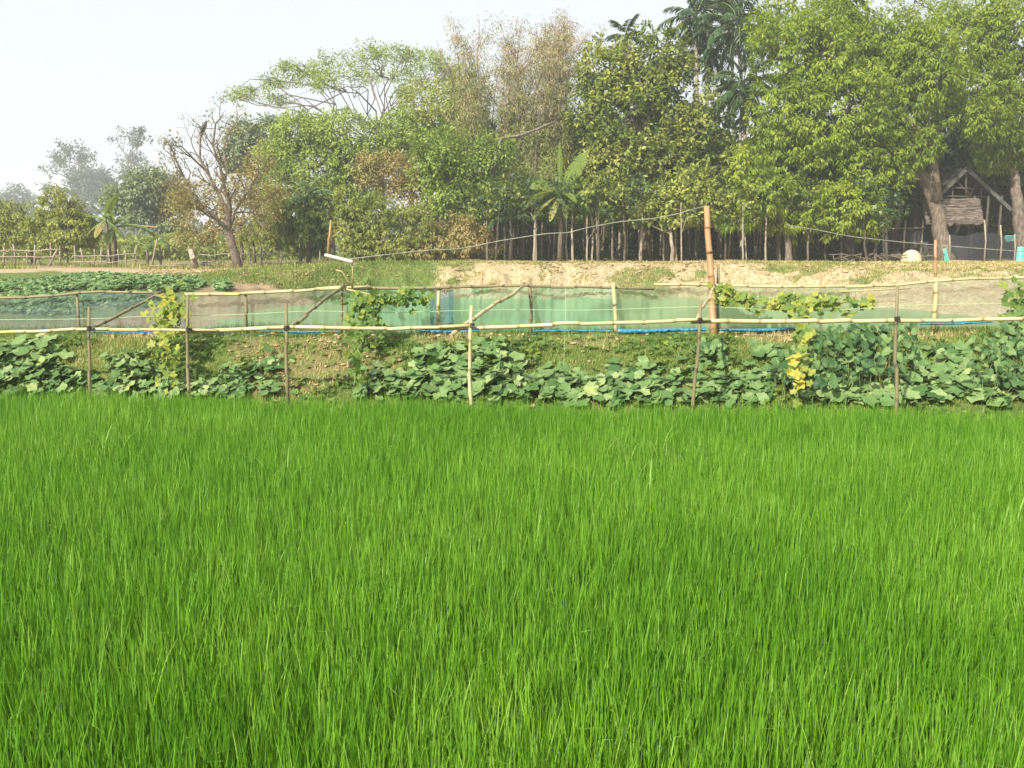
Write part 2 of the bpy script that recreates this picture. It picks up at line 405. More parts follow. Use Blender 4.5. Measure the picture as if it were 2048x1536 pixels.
# ------------------------------------------------------------------ rice
def strips(mb, base, az, lean, curve, L, W, seg, tint, facing=None, kink=None, pw=1.6):
    """Grass-like blades: each a tapering strip bending over along its azimuth."""
    n = len(base)
    u = np.linspace(0, 1, seg + 1)
    ang = lean[:, None] + curve[:, None] * u[None] ** pw
    if kink is not None:
        ang = ang + np.where(u[None] > kink[:, None], 1.5, 0)
    ds = L[:, None] / seg
    dx = np.sin(ang) * ds; dz = np.cos(ang) * ds
    cx = np.concatenate([np.zeros((n, 1)), np.cumsum(dx[:, :-1], 1)], 1); cz = np.concatenate([np.zeros((n, 1)), np.cumsum(dz[:, :-1], 1)], 1)
    fa = az + math.pi / 2 if facing is None else facing
    wprof = W[:, None] / 2 * (np.minimum(1, .55 + u * 1.6) * np.sqrt(np.maximum(1 - u, .004)))[None]
    ctr = np.stack([base[:, 0:1] + cx * np.cos(az)[:, None], base[:, 1:2] + cx * np.sin(az)[:, None], base[:, 2:3] + cz], -1)
    sd = np.stack([np.cos(fa), np.sin(fa), 0 * fa], -1)[:, None]
    v = np.stack([ctr - sd * wprof[..., None], ctr + sd * wprof[..., None]], 2).reshape(-1, 3)
    k = 2 * (seg + 1)
    o = np.arange(n)[:, None] * k + np.arange(seg)[None] * 2
    q = np.stack([o, o + 1, o + 3, o + 2], -1).reshape(-1, 4)
    mb.add(v, q, t=np.repeat(tint, k))

def rice_field():
    mb = MB()
    N = 40000
    y = np.sqrt(rng.random(N) * (9.6 ** 2 - .5) + .5); hw = .66 * y + 1.0
    # hills of rice, thinner in number where they are far past the frame
    y = rng.random(N * 4) * 9.2 + .5
    x = (rng.random(N * 4) * 2 - 1) * 9.6
    k = (np.abs(x) < .60 * y + 2.6) & (y < edge(x) + .02 + .55 * (fbm(x * .9, x * 0 + 4, 87) - .5) + .25 * (fbm(x * 5, x * 0 + 4, 88) - .5) - .1 * rng.random(len(x)))
    x, y = x[k], y[k]
    print("rice hills", len(x))
    per = 6
    hx = np.repeat(x, per); hy = np.repeat(y, per); n = len(hx)
    bx = hx + rng.normal(0, .022, n); by = hy + rng.normal(0, .022, n)
    patch = fbm(bx * .8, by * .8, 81) - .5
    patch2 = fbm(bx * 2.2 + 9, by * 2.2, 85) - .5
    L = (.36 + .12 * rng.random(n) + patch * .05) * (1 + .08 * rng.normal(0, 1, n))
    az = rng.random(n) * 2 * math.pi
    lean = np.abs(rng.normal(.08, .07, n)); curve = np.abs(rng.normal(.18, .2, n))
    bent = rng.random(n) < .05
    kink = np.where(bent, .55 + .3 * rng.random(n), 2.0)
    W = .0065 + .0045 * rng.random(n)
    t = np.clip(.44 + patch * .5 + patch2 * .3 + rng.normal(0, .20, n) + bent * .35 - (bx * .012), 0, .93)
    t = np.where(rng.random(n) < .006, 1.0, t)
    base = np.stack([bx, by, H(bx, by) - .01], -1)
    near = by < 4.2
    fac = az + math.pi / 2 + rng.normal(0, .5, n)
    for sel, seg in ((near, 7), (~near, 5)):
        strips(mb, base[sel], az[sel], lean[sel], curve[sel], L[sel], W[sel], seg, t[sel], fac[sel], kink[sel])
    o = mb.build("rice_field", M["rice"])
    tag(o, "dense bright green young rice filling the foreground paddy", "rice", kind="stuff")
rice_field()

# ------------------------------------------------------------------ broad leaves on stalks (pumpkin, bean, gourd)
def profile(kind, k):
    a = np.linspace(0, 2 * math.pi, k, endpoint=False)
    if kind == "pumpkin":
        r = 1 + .13 * np.cos(5 * a) - .5 * np.exp(-((a - math.pi) / .28) ** 2)
    elif kind == "heart":
        r = .78 + .42 * np.exp(-(np.minimum(a, 2 * math.pi - a) / .5) ** 2) - .28 * np.exp(-((a - math.pi) / .35) ** 2)
        r = r * (1 - .18 * np.abs(np.sin(a)) ** 3)
    else:
        r = .85 + .17 * np.cos(5 * a) - .4 * np.exp(-((a - math.pi) / .3) ** 2)
    return a, r

def disc_leaves(mb, pos, axis, nrm, R, tint, kind="pumpkin", k=15, cup=.12, wave=.10):
    n = len(pos)
    a, r = profile(kind, k)
    axis = norm(axis - nrm * (axis * nrm).sum(-1, keepdims=True)); side = np.cross(nrm, axis)
    jr = 1 + .10 * rng.normal(0, 1, (n, k)) * (kind != "heart")
    rim = r[None] * jr * R[:, None]
    h = (cup * rim + wave * R[:, None] * np.sin(a[None] * (4 if kind != "heart" else 2) + rng.random((n, 1)) * 6))
    half = .5
    def ring(s, hh):
        return pos[:, None] + axis[:, None] * (np.cos(a)[None] * rim * s)[..., None] + side[:, None] * (np.sin(a)[None] * rim * s)[..., None] + nrm[:, None] * hh[..., None]
    r1 = ring(half, h * .45 + .04 * R[:, None]); r2 = ring(1.0, h)
    if kind == "heart":
        r2 = r2 + nrm[:, None] * (np.abs(np.sin(a))[None] * R[:, None] * .32)[..., None]; r1 = r1 + nrm[:, None] * (np.abs(np.sin(a))[None] * R[:, None] * .14)[..., None]
        r2 = r2 + nrm[:, None] * (-.25 * np.maximum(np.cos(a), 0)[None] * R[:, None])[..., None]
    v = np.concatenate([pos[:, None], r1, r2], 1)
    K = 2 * k + 1
    o = np.arange(n)[:, None] * K; j = np.arange(k)[None]; j2 = (j + 1) % k
    tr = np.stack([o + 0 * j, o + 1 + j, o + 1 + j2], -1).reshape(-1, 3)
    q = np.stack([o + 1 + j, o + 1 + k + j, o + 1 + k + j2, o + 1 + j2], -1).reshape(-1, 4)
    mb.add(v.reshape(-1, 3), q, tr, np.repeat(tint, K))

def stalks(mb, a, b, r=.004, t=.5):
    for p0, p1 in zip(a, b):
        m_ = (p0 + p1) / 2 + rng.normal(0, .015, 3)
        mb.tube([p0, m_, p1], [r, r * .9, r * .7], 4, t, cap=False)

def px_ellipses(ells, n):
    w = np.array([e[2] * e[3] for e in ells], float); w /= w.sum()
    k = rng.choice(len(ells), n, p=w)
    e = np.array(ells, float)[k]
    a = rng.random(n) * 2 * math.pi; r = np.sqrt(rng.random(n))
    return e[:, 0] + e[:, 2] * r * np.cos(a), e[:, 1] + e[:, 3] * r * np.sin(a)

M["stalk"] = roughmat("green_stalk", [(.3, (.10, .17, .05)), (.7, (.22, .28, .10))], 20, None, 0, .5)

def ground_plant(name, label, cat, ells, n, kind, R, hgt, mat, group=None, tint=(.5, .24), yellow=0, up=1.0):
    n = int(n * 1.5) if kind == 'pumpkin' else n; ells = [(e[0], e[1], e[2] * 1.15, e[3]) for e in ells]
    px, py = px_ellipses(ells, n)
    if kind == "pumpkin": hgt = (.02, hgt[1] * .42)
    else: hgt = (.04, hgt[1] * .85); tint = (tint[0], .3)
    h = hgt[0] + (hgt[1] - hgt[0]) * rng.random(n)
    g = hit(px, py + h * 165)
    g[:, 1] = np.maximum(g[:, 1], edge(g[:, 0]) + .04)
    # leaves stand above the ground: move root towards the viewer's ground point below the leaf
    base = g.mean(0); base[2] = gz1(base[0], base[1])
    o = thing(name, label, cat, base, group)
    root = g + rng.normal(0, .03, (n, 3)) * [1, 1, 0]
    root[:, 2] = H(root[:, 0], root[:, 1])
    tip = root + np.stack([rng.normal(0, .05, n), rng.normal(-.06, .05, n), h], -1)
    nrm = norm(np.stack([rng.normal(-.15, .42, n), rng.normal(-.40, .38, n), np.full(n, up)], -1))
    axis = norm(np.stack([rng.normal(0, 1, n), rng.normal(-.4, 1, n), np.full(n, -.25)], -1))
    if kind == "heart":
        nrm = norm(np.stack([rng.normal(-.25, .4, n), rng.normal(-.8, .35, n), np.full(n, up)], -1))
        axis = norm(np.stack([rng.normal(0, .6, n), rng.normal(-.2, .4, n), np.full(n, -1.0)], -1))
    rr = (R[0] * .7 + (R[1] - R[0] * .7) * rng.random(n)) * (.8 if kind == 'pumpkin' else .78)
    t = np.clip(rng.normal(tint[0], tint[1], n), 0, .86)
    t = np.where(rng.random(n) < yellow, 1.0, t)
    ml = MB(); disc_leaves(ml, tip, axis, nrm, rr, t, kind, 15 if kind != "heart" else 12)
    ml.build("leaves", M[mat], o)
    ms = MB(); stalks(ms, root, tip); ms.build("vines", M["stalk"], o)
    return o

PG = "pumpkin plants sprawling on the near bank"
ground_plant("pumpkin_plant", "tall pumpkin plant heaped at the left end of the near bank", "pumpkin plant", [(40, 745, 60, 50), (60, 700, 45, 30), (95, 735, 40, 45)], 105, "pumpkin", (.07, .115), (.08, .26), "pumpkin", PG)
ground_plant("pumpkin_plant", "low pumpkin plant around the foot of the leftmost front stake", "pumpkin plant", [(195, 770, 60, 22), (130, 775, 40, 20)], 46, "pumpkin", (.06, .10), (.05, .16), "pumpkin", PG)
ground_plant("pumpkin_plant", "small pumpkin plant left of the yellow gourd vine", "pumpkin plant", [(260, 720, 45, 20), (280, 745, 40, 20)], 34, "pumpkin", (.05, .085), (.05, .14), "pumpkin", PG, (.42, .15))
ground_plant("pumpkin_plant", "pale yellowish pumpkin plant below the yellow gourd vine", "pumpkin plant", [(315, 775, 60, 18), (270, 765, 40, 18), (370, 778, 30, 14), (425, 782, 55, 12)], 70, "pumpkin", (.055, .095), (.05, .15), "pumpkin", PG, (.62, .2), .06)
ground_plant("pumpkin_plant", "small pumpkin plant between the curved stake and the dark stake", "pumpkin plant", [(500, 745, 45, 22), (455, 755, 40, 18), (545, 720, 22, 20), (500, 778, 70, 12)], 66, "pumpkin", (.06, .10), (.05, .17), "pumpkin", PG)
ground_plant("pumpkin_plant", "sparse pumpkin plant running right from the dense gourd vine's foot", "pumpkin plant", [(790, 765, 40, 20), (770, 785, 60, 14), (755, 745, 22, 12)], 42, "pumpkin", (.06, .10), (.04, .14), "pumpkin", PG)
ground_plant("pumpkin_plant", "broad pumpkin plant left of the stake in the middle of the bank", "pumpkin plant", [(880, 740, 60, 45), (900, 780, 75, 22), (900, 700, 35, 15)], 108, "pumpkin", (.07, .115), (.06, .20), "pumpkin", PG)
ground_plant("pumpkin_plant", "pumpkin plant climbing high right of the stake in the middle of the bank", "pumpkin plant", [(990, 730, 55, 40), (1020, 770, 60, 28), (975, 695, 40, 15)], 96, "pumpkin", (.065, .11), (.06, .2), "pumpkin", PG)
ground_plant("pumpkin_plant", "large leaved low pumpkin plant along the rice edge at mid bank", "pumpkin plant", [(1150, 780, 70, 25), (1100, 760, 50, 25)], 74, "pumpkin", (.075, .12), (.05, .15), "pumpkin", PG, (.55, .18))
ground_plant("pumpkin_plant", "wide pumpkin plant left of the slanted dark stake", "pumpkin plant", [(1270, 760, 70, 35), (1320, 785, 70, 20), (1230, 790, 60, 16)], 100, "pumpkin", (.065, .11), (.05, .17), "pumpkin", PG)
ground_plant("pumpkin_plant", "upright pumpkin plant just behind the slanted dark stake", "pumpkin plant", [(1405, 735, 40, 30), (1415, 700, 30, 18), (1440, 775, 50, 25)], 62, "pumpkin", (.06, .10), (.08, .22), "pumpkin", PG, (.42, .16))
ground_plant("pumpkin_plant", "pumpkin plant in the shadowed hollow left of the yellowing vine", "pumpkin plant", [(1530, 745, 40, 20), (1490, 785, 60, 20), (1540, 700, 35, 15)], 56, "pumpkin", (.06, .10), (.06, .18), "pumpkin", PG, (.4, .15))
ground_plant("pumpkin_plant", "low pumpkin plant at the foot of the heart leaved bush", "pumpkin plant", [(1680, 785, 60, 20), (1750, 790, 60, 20)], 62, "pumpkin", (.065, .11), (.05, .16), "pumpkin", PG, (.6, .16))
ground_plant("pumpkin_plant", "spreading pumpkin plant right of the tall right front stake", "pumpkin plant", [(1870, 740, 60, 40), (1830, 775, 50, 30), (1900, 785, 70, 20), (1900, 710, 40, 20)], 108, "pumpkin", (.065, .115), (.05, .2), "pumpkin", PG)
ground_plant("pumpkin_plant", "pumpkin plant in the lower right end of the near bank", "pumpkin plant", [(2010, 785, 60, 24), (1960, 780, 40, 24)], 56, "pumpkin", (.065, .11), (.05, .17), "pumpkin", PG)
ground_plant("bean_bush", "tall dark bush of hanging heart shaped leaves under the bamboo rail", "bush", [(1740, 700, 80, 55), (1660, 715, 45, 50), (1790, 680, 45, 35), (1700, 670, 55, 25), (1590, 735, 50, 35), (1650, 760, 60, 20)], 330, "heart", (.06, .095), (.10, .42), "bean", "heart leaved bushes on the bank")
ground_plant("bean_bush", "heart leaved bush at the right end of the near bank", "bush", [(2030, 720, 50, 55), (2000, 690, 45, 30), (2050, 660, 40, 30), (1990, 740, 40, 40)], 190, "heart", (.055, .09), (.08, .36), "bean", "heart leaved bushes on the bank", (.6, .2))
ground_plant("bean_bush", "small heart leaved seedling at the foot of the orange pole", "bush", [(1420, 695, 22, 14)], 22, "heart", (.05, .08), (.04, .16), "bean", "heart leaved bushes on the bank")

# bank weeds seen only as texture, plus short grass
def short_grass():
    mb = MB()
    n = 230000
    x = rng.uniform(-9.5, 9.5, n); y = rng.uniform(7.2, 12.2, n)
    d = bare_at(x, y)
    k = (y > edge(x) + .1) & ((y < 10.5) | (rng.random(n) < .35)) & (rng.random(n) < np.where(d > .45, .6, 1.0))
    x, y, d = x[k], y[k], d[k]; n = len(x)
    t = np.clip(.38 + (fbm(x * 1.1, y * 1.1, 63) - .45) * 1.5 + rng.normal(0, .15, n) + ss(.25, .55, d) * .55 + .06, 0, 1)
    strips(mb, np.stack([x, y, H(x, y) - .005], -1), rng.random(n) * 6.28, np.abs(rng.normal(.4, .3, n)), np.abs(rng.normal(.7, .4, n)), .035 + .05 * rng.random(n), .006 + .006 * rng.random(n), 2, t)
    # the green slope and tufts on the far bank
    n = 120000
    x = rng.uniform(-10, 18, n); y = rng.uniform(27, 32.5, n)
    gr = ss(-9.5, -7.5, x) * (1 - ss(-4, -1.5, x)) * (.3 + .6 * (fbm(x * .9, y * 1.6, 78) > .46)) + (fbm(x * .5, y * 1.0, 71) > .58) * .6 + .16 + .35 * (fbm(x * 1.7, y * 1.2, 77) > .58)
    k = rng.random(n) < gr; x, y = x[k], y[k]; n = len(x)
    t = np.clip(.38 + (fbm(x * .7, y, 73) - .5) * .9 + rng.normal(0, .14, n) + .38 * ss(-4, -1, x), 0, 1)
    strips(mb, np.stack([x, y, H(x, y) - .01], -1), rng.random(n) * 6.28, np.abs(rng.normal(.4, .3, n)), np.abs(rng.normal(.6, .4, n)), .05 + .09 * rng.random(n), .018 + .015 * rng.random(n), 2, t)
    # fallow field behind, in rows
    n = 50000
    x = rng.uniform(-45, -4, n); y = 33 + 60 * rng.random(n) ** 1.6
    k = rng.random(n) < ss(.42, .62, vnoise(x * .25, y * .9, 75)) * .9; x, y = x[k], y[k]; n = len(x)
    t = np.clip(.55 + rng.normal(0, .2, n), 0, 1)
    strips(mb, np.stack([x, y, H(x, y) - .01], -1), rng.random(n) * 6.28, np.abs(rng.normal(.3, .3, n)), np.abs(rng.normal(.6, .4, n)), .1 + .14 * rng.random(n), .03 + .03 * rng.random(n), 2, t)
    tag(mb.build("grass", M["grass"]), "short patchy grass on the banks and fallow field", "grass", kind="stuff")
short_grass()

def bank_creeper():
    n = 11000
    x = rng.uniform(-7.5, 7.5, n); y = rng.uniform(8.4, 10.5, n)
    k = (y > edge(x) + .12) & (fbm(x * 1.3 + 5, y * 1.3, 91) > .40) & (rng.random(len(x)) > bare_at(x, y) * .8); x, y = x[k], y[k]; n = len(x)
    pos = np.stack([x, y, H(x, y) + .015 + .05 * rng.random(n)], -1)
    nrm = norm(np.stack([rng.normal(-.1, .4, n), rng.normal(-.3, .4, n), np.ones(n)], -1))
    ml = MB(); disc_leaves(ml, pos, rng.normal(0, 1, (n, 3)), nrm, .018 + .028 * rng.random(n), np.clip(rng.normal(.25, .15, n), 0, .6), "lobed", 8)
    tag(ml.build("ground_cover", M["gourd"]), "small leaved creeping weeds over the near bank", "weeds", kind="stuff")
bank_creeper()

def far_patch():
    n = 8500
    px, py = px_ellipses([(60, 577, 90, 11), (200, 568, 120, 15), (330, 572, 80, 13), (445, 577, 20, 8)], n)
    n2 = 900
    qx, qy = px_ellipses([(80, 612, 110, 22), (250, 605, 80, 14)], n2)
    g = hit(np.append(px, qx), np.append(py, qy)); n = len(g)
    pos = g + np.stack([0 * g[:, 0], 0 * g[:, 0], .02 + .10 * rng.random(n)], -1)
    nrm = norm(np.stack([rng.normal(-.1, .45, n), rng.normal(-.4, .45, n), np.ones(n)], -1))
    ml = MB(); disc_leaves(ml, pos, rng.normal(0, 1, (n, 3)), nrm, .05 + .042 * rng.random(n), np.clip(rng.normal(.42, .2, n), 0, .85), "pumpkin", 8)
    tag(ml.build("pumpkin_ground_cover", M["pumpkin"]), "dark pumpkin leaves carpeting the far left bank", "pumpkin leaves", kind="stuff")
far_patch()

# ------------------------------------------------------------------ bamboo frame
def bamboo_mesh(p0, p1, r0, r1, bend=0, seed=0, node=.24, k=9, wob=.006, sag=0.):
    """A bamboo or stick culm with swollen dark node rings and slight wander."""
    r = np.random.default_rng(seed)
    p0 = np.asarray(p0, float); p1 = np.asarray(p1, float)
    L = np.linalg.norm(p1 - p0); nn = max(2, int(L / node))
    d = (p1 - p0) / L
    s = norm(np.cross(d, [0, 0, 1.0]) if abs(d[2]) < .8 else np.cross(d, [0, 1.0, 0])); u2 = np.cross(s, d)
    us, rs, ts = [0.0], [1.0], [.45]
    for i in range(1, nn):
        c = (i + r.normal(0, .08)) / nn; e = .012 / L
        tt = .5 + .35 * r.random()
        us += [c - 2.5 * e, c - e, c, c + e, c + 2.5 * e]; rs += [1, 1.06, 1.15, 1.05, 1]; ts += [tt, .35, .08, .3, .5 + .35 * r.random()]
    us.append(1.0); rs.append(1.0); ts.append(.6)
    us = np.array(us)
    w1 = np.cumsum(r.normal(0, wob, len(us))); w1 -= us * w1[-1]
    w2 = np.cumsum(r.normal(0, wob, len(us))); w2 -= us * w2[-1]
    bow = np.sin(us * math.pi)
    pts = p0 + us[:, None] * (p1 - p0) + s * (w1 + bend * bow)[:, None] + u2 * (w2)[:, None]
    pts[:, 2] -= sag * bow
    return MB().tube(pts, (r0 + us * (r1 - r0)) * np.array(rs), k, np.array(ts))

def pole(name, label, cat, p0, p1, r0, r1=None, mat="bamboo", group=None, lash=None, **kw):
    r1 = r1 or r0
    mbx = bamboo_mesh(p0, p1, r0, r1, **kw)
    if lash is None:
        o = mbx.build(name, M[mat], origin=p0)
        return tag(o, label, cat, group)
    o = thing(name, label, cat, p0, group)
    mbx.build("culm", M[mat], o)
    for f in lash:
        c = np.asarray(p0) + f * (np.asarray(p1) - np.asarray(p0))
        d = norm(np.asarray(p1, float) - p0)
        m2 = MB()
        for i in range(4):
            q = c + d * (i - 1.5) * .008
            a = np.linspace(0, 2 * math.pi, 11)
            ringp = q + np.stack([np.cos(a) * (r0 + .006), np.sin(a) * (r0 + .006), .01 * np.sin(a + i)], -1)
            m2.tube(ringp, .004, 5, cap=False)
        m2.build("lashing", M["lash"], o)
    return o

def front(px):
    return float(edge((px - CX) / F_PX * 8.8)) + .28

FG = "upright stakes of the front row"
def front_stake(label, pt, pb, r, mat, seed, rail_py, bend=0):
    Y = front(pb[0])
    top = at(pt[0], pt[1], Y + .03); bot = at(pb[0], pb[1], Y)
    bot = bot + (bot - top) / np.linalg.norm(bot - top) * .35
    cross = at((pt[0] + pb[0]) / 2, rail_py, Y)
    f = (bot[2] - cross[2]) / (bot[2] - top[2])
    return pole("wooden_stake", label, "stake", bot, top, r * 1.1, r * .85, mat, FG, lash=[f], seed=seed, bend=bend, node=.3, wob=.004)
front_stake("dark thin leftmost stake rising from the rice edge", (178, 613), (180, 790), .016, "bamboo_old", 1, 657)
front_stake("pale curved stake just right of the yellow gourd vine", (376, 590), (382, 780), .017, "bamboo_old", 2, 660, .03)
front_stake("straight dark stake rising over the bare patch of bank", (572, 607), (574, 770), .018, "bamboo_old", 3, 656)
front_stake("pale crooked stake standing among pumpkin leaves at mid bank", (943, 611), (946, 805), .019, "bamboo", 4, 651, .02)
front_stake("thin dark slanted stake in front of the orange pole", (1402, 601), (1387, 808), .017, "bamboo_old", 5, 641)
front_stake("tall straight grey stake right of the heart leaved bush", (1795, 572), (1793, 812), .017, "bamboo_old", 6, 638)

YB = 11.0
BG = "upright stakes of the back row holding the net"
def back_stake(label, pt, pb, r, mat, seed, Y=YB):
    return pole("wooden_stake", label, "stake", at(pb[0], pb[1] + 14, Y), at(pt[0], pt[1], Y), r * 1.1, r * .9, mat, BG, seed=seed, node=.2, wob=.003)
back_stake("thin grey stake behind the far left blue net", (154, 586), (160, 668), .017, "bamboo_old", 11)
back_stake("short pale stake behind the net left of the dark bare patch stake", (491, 586), (494, 655), .019, "bamboo_old", 12)
back_stake("thin stake under the white pipe where two top rails meet", (685, 567), (684, 655), .014, "bamboo_old", 13)
back_stake("pale bamboo stake before the dark blue strip of net", (878, 567), (876, 666), .022, "bamboo", 14)
back_stake("reddish stake standing behind a brace, taller than the top rail", (964, 545), (962, 668), .016, "bamboo_orange", 15, YB + .2)
back_stake("grey stake at the upper end of the middle brace", (1060, 556), (1062, 664), .021, "bamboo_old", 16)
back_stake("knotty bamboo stake beside the thick blue hem", (1226, 565), (1233, 672), .024, "bamboo", 17, YB - .1)
back_stake("dark brown stake just right of the orange pole", (1437, 533), (1436, 668), .021, "bamboo_old", 18, YB + .1)
back_stake("short orange stake behind the long vine arm", (1641, 543), (1641, 650), .016, "bamboo_orange", 19, YB + .2)
back_stake("tall orange stake reaching up before the hut tree", (1871, 480), (1869, 600), .018, "bamboo_orange", 20, YB + .05)
back_stake("thick white bamboo post on the net at the right", (1872, 555), (1866, 645), .027, "bamboo", 21, YB - .05)
pole("bamboo_pole", "tall thick orange bamboo pole holding up the long cable", "pole", at(1428, 690, 10.9), at(1413, 412, 11.0), .046, .034, "bamboo_orange", seed=33, node=.28, k=12, wob=.004)

def rail(label, pts, Y, r, mat, seed, cat="rail", group="horizontal bamboo rails", name="bamboo_rail", **kw):
    P = np.array([at(a, b, (Y if np.isscalar(Y) else Y[i])) for i, (a, b) in enumerate(pts)])
    if len(P) == 2: return pole(name, label, cat, P[0], P[1], r, r * .85, mat, group, seed=seed, **kw)
    # several known points: follow them
    seg = np.linalg.norm(np.diff(P, axis=0), axis=1); s = np.r_[0, np.cumsum(seg)]
    rr = np.random.default_rng(seed)
    node = kw.get("node", .3); nn = int(s[-1] / node)
    us, rs, ts = [0.], [1.], [.5]
    for i in range(1, nn):
        c = (i + rr.normal(0, .1)) * s[-1] / nn; t_ = .5 + .4 * rr.random()
        us += [c - .03, c - .012, c, c + .012, c + .03]; rs += [1, 1.05, 1.14, 1.05, 1]; ts += [t_, .4, .1, .35, .5 + .4 * rr.random()]
    us.append(s[-1]); rs.append(1.); ts.append(.6)
    us = np.array(us)
    pts3 = np.stack([np.interp(us, s, P[:, i]) for i in range(3)], -1)
    wob = np.cumsum(rr.normal(0, .003, (len(us), 3)), 0); wob -= np.linspace(0, 1, len(us))[:, None] * wob[-1]
    pts3 = pts3 + wob
    m_ = MB().tube(pts3, np.linspace(r, r * .8, len(us)) * np.array(rs), 9, np.array(ts))
    return tag(m_.build(name, M[mat], origin=P[0]), label, cat, group)

def fy(px): return front(px) + .055
rail("pale front rail from the picture's left edge to past the curved stake", [(-60, 668), (180, 657), (300, 658), (435, 661)], [fy(-60), fy(180), fy(300), fy(435)], .018, "bamboo", 41)
rail("long bright front rail between the dark stake and mid bank stake", [(370, 664), (570, 656), (760, 658), (945, 651)], [fy(370) + .05, fy(570), fy(760), fy(945)], .0215, "bamboo", 42)
rail("bright front rail from the mid bank stake to the slanted stake", [(850, 657), (945, 653), (1130, 648), (1420, 639)], [fy(850) + .06, fy(945) + .05, fy(1130), fy(1420)], .021, "bamboo", 43)
rail("knobbly front rail running right from the slanted stake", [(1382, 643), (1600, 643), (1800, 637), (1900, 640), (2120, 634)], [fy(1382) + .05, fy(1600), fy(1800), fy(1900), fy(2120)], .022, "bamboo", 44)
rail("thin top rail bowing over the far left blue net", [(-60, 594), (80, 594), (155, 586), (230, 582), (325, 586)], YB - .04, .018, "bamboo_old", 45)
rail("top rail rising from the yellow vine to the white pipe stand", [(368, 588), (490, 589), (600, 580), (690, 573)], YB - .04, .022, "bamboo", 46)
rail("short bright top rail end laid under the white pipe stand", [(640, 577), (690, 575), (740, 573)], YB - .09, .02, "bamboo", 47)
rail("dark thin top rail over the middle green net", [(690, 577), (880, 578), (1050, 573), (1170, 574), (1308, 578)], YB - .03, .02, "bamboo_old", 48)
rail("pale thin top rail passing the orange pole", [(1308, 569), (1420, 572), (1560, 574), (1700, 573)], YB - .04, .018, "bamboo", 49)
rail("pale top rail climbing to the right edge of the photo", [(1690, 573), (1800, 570), (1870, 561), (1960, 557), (2120, 555)], YB - .06, .018, "bamboo", 50)
rail("white stick lying slack on the net below the top rail", [(690, 578), (735, 584), (765, 594)], YB - .15, .012, "bamboo", 51, node=.5)
rail("pale short stick under the top rail at the right", [(1680, 583), (1745, 580), (1820, 577)], YB - .1, .010, "bamboo", 52, node=.5)

def brace(label, a, b, seed, Y0=None, r=.02, mat="bamboo_old"):
    return pole("bamboo_brace", label, "brace", at(a[0], a[1], Y0 or front(a[0]) + .02), at(b[0], b[1], YB - .12), r, r * .9, mat, "slanting braces between the two rows", seed=seed, node=.26, wob=.004)
brace("slanting brace from the leftmost dark stake up to the top rail", (182, 658), (326, 582), 61, r=.018)
brace("slanting brace from the bare patch stake up to the white pipe", (577, 657), (688, 571), 62, r=.019)
brace("pale slanting brace rising right from the mid bank stake", (905, 668), (1045, 573), 63, r=.021, mat="bamboo")
brace("short pale brace tied to the orange pole", (1394, 640), (1428, 572), 64, r=.016, mat="bamboo")

# white pipe spout on its little stand
P0, P1 = at(650, 510, 10.85), at(706, 524, 10.75)
o = thing("water_pipe", "thick white pipe laid level on thin legs above the net", "pipe", P1)
d = norm(P1 - P0)
mm = MB(); mm.tube(np.array([P0, P0 + d * .02, P1 - d * .02, P1]), [.019, .022, .022, .020], 12); mm.build("pipe", M["pvc"], o)
MB().tube(np.array([at(683, 519, 10.82), at(682, 540, 10.83)]), .007, 6).build("leg", M["bamboo_old"], o)
MB().tube(np.array([at(704, 525, 10.8), at(706, 550, 10.82), at(704, 576, 10.9)]), .008, 6).build("leg", M["bamboo"], o)
MB().tube(np.array([at(672, 540, 10.84), at(684, 543, 10.83), at(694, 560, 10.86), at(706, 575, 10.9)]), [.010, .011, .011, .009], 6).build("strut", M["bamboo"], o)
pole("thin_stick", "thin pinkish upright stick rising behind the white pipe", "stick", at(655, 520, 12.0), at(662, 440, 12.0), .017, .013, "bamboo_orange", seed=71, node=.4)

def cable(name, label, pts, Y, r, mat, cat):
    P = np.array([at(a, b, (Y if np.isscalar(Y) else Y[i])) for i, (a, b) in enumerate(pts)])
    s = np.r_[0, np.cumsum(np.linalg.norm(np.diff(P, axis=0), axis=1))]
    u = np.linspace(0, s[-1], 90)
    # smooth through the known points
    Q = np.stack([np.interp(u, s, P[:, i]) for i in range(3)], -1)
    for _ in range(6): Q[1:-1] = (Q[:-2] + 2 * Q[1:-1] + Q[2:]) / 4
    return tag(MB().tube(Q, r, 6).build(name, M[mat], origin=P[0]), label, cat)
cable("cable", "long grey sagging cable strung from the white pipe to the orange pole", [(700, 518), (800, 506), (880, 498), (900, 500), (945, 494), (985, 484), (1060, 472), (1110, 465), (1135, 468), (1160, 458), (1240, 443), (1310, 437), (1360, 427), (1400, 414), (1414, 412)], 11.0, .0068, "cable", "cable")
cable("cable", "grey cable running down right from the grove toward the hut", [(1573, 450), (1640, 461), (1700, 473), (1800, 484), (1870, 490), (1960, 497), (2040, 503), (2120, 508)], 12.5, .0062, "cable", "cable")
cable("rope", "pale green rope strung along the middle of the net", [(-60, 640), (180, 638), (300, 632), (480, 630), (630, 620), (760, 627), (880, 622), (1010, 619), (1180, 621), (1360, 614), (1430, 612), (1560, 622), (1700, 620), (1800, 610), (2000, 607), (2120, 605)], 10.55, .0034, "rope", "rope")
cable("string", "thin pale string hanging down from the top rail at mid net", [(1131, 575), (1131, 640), (1127, 735)], [10.9, 10.4, 9.4], .0015, "rope", "string")

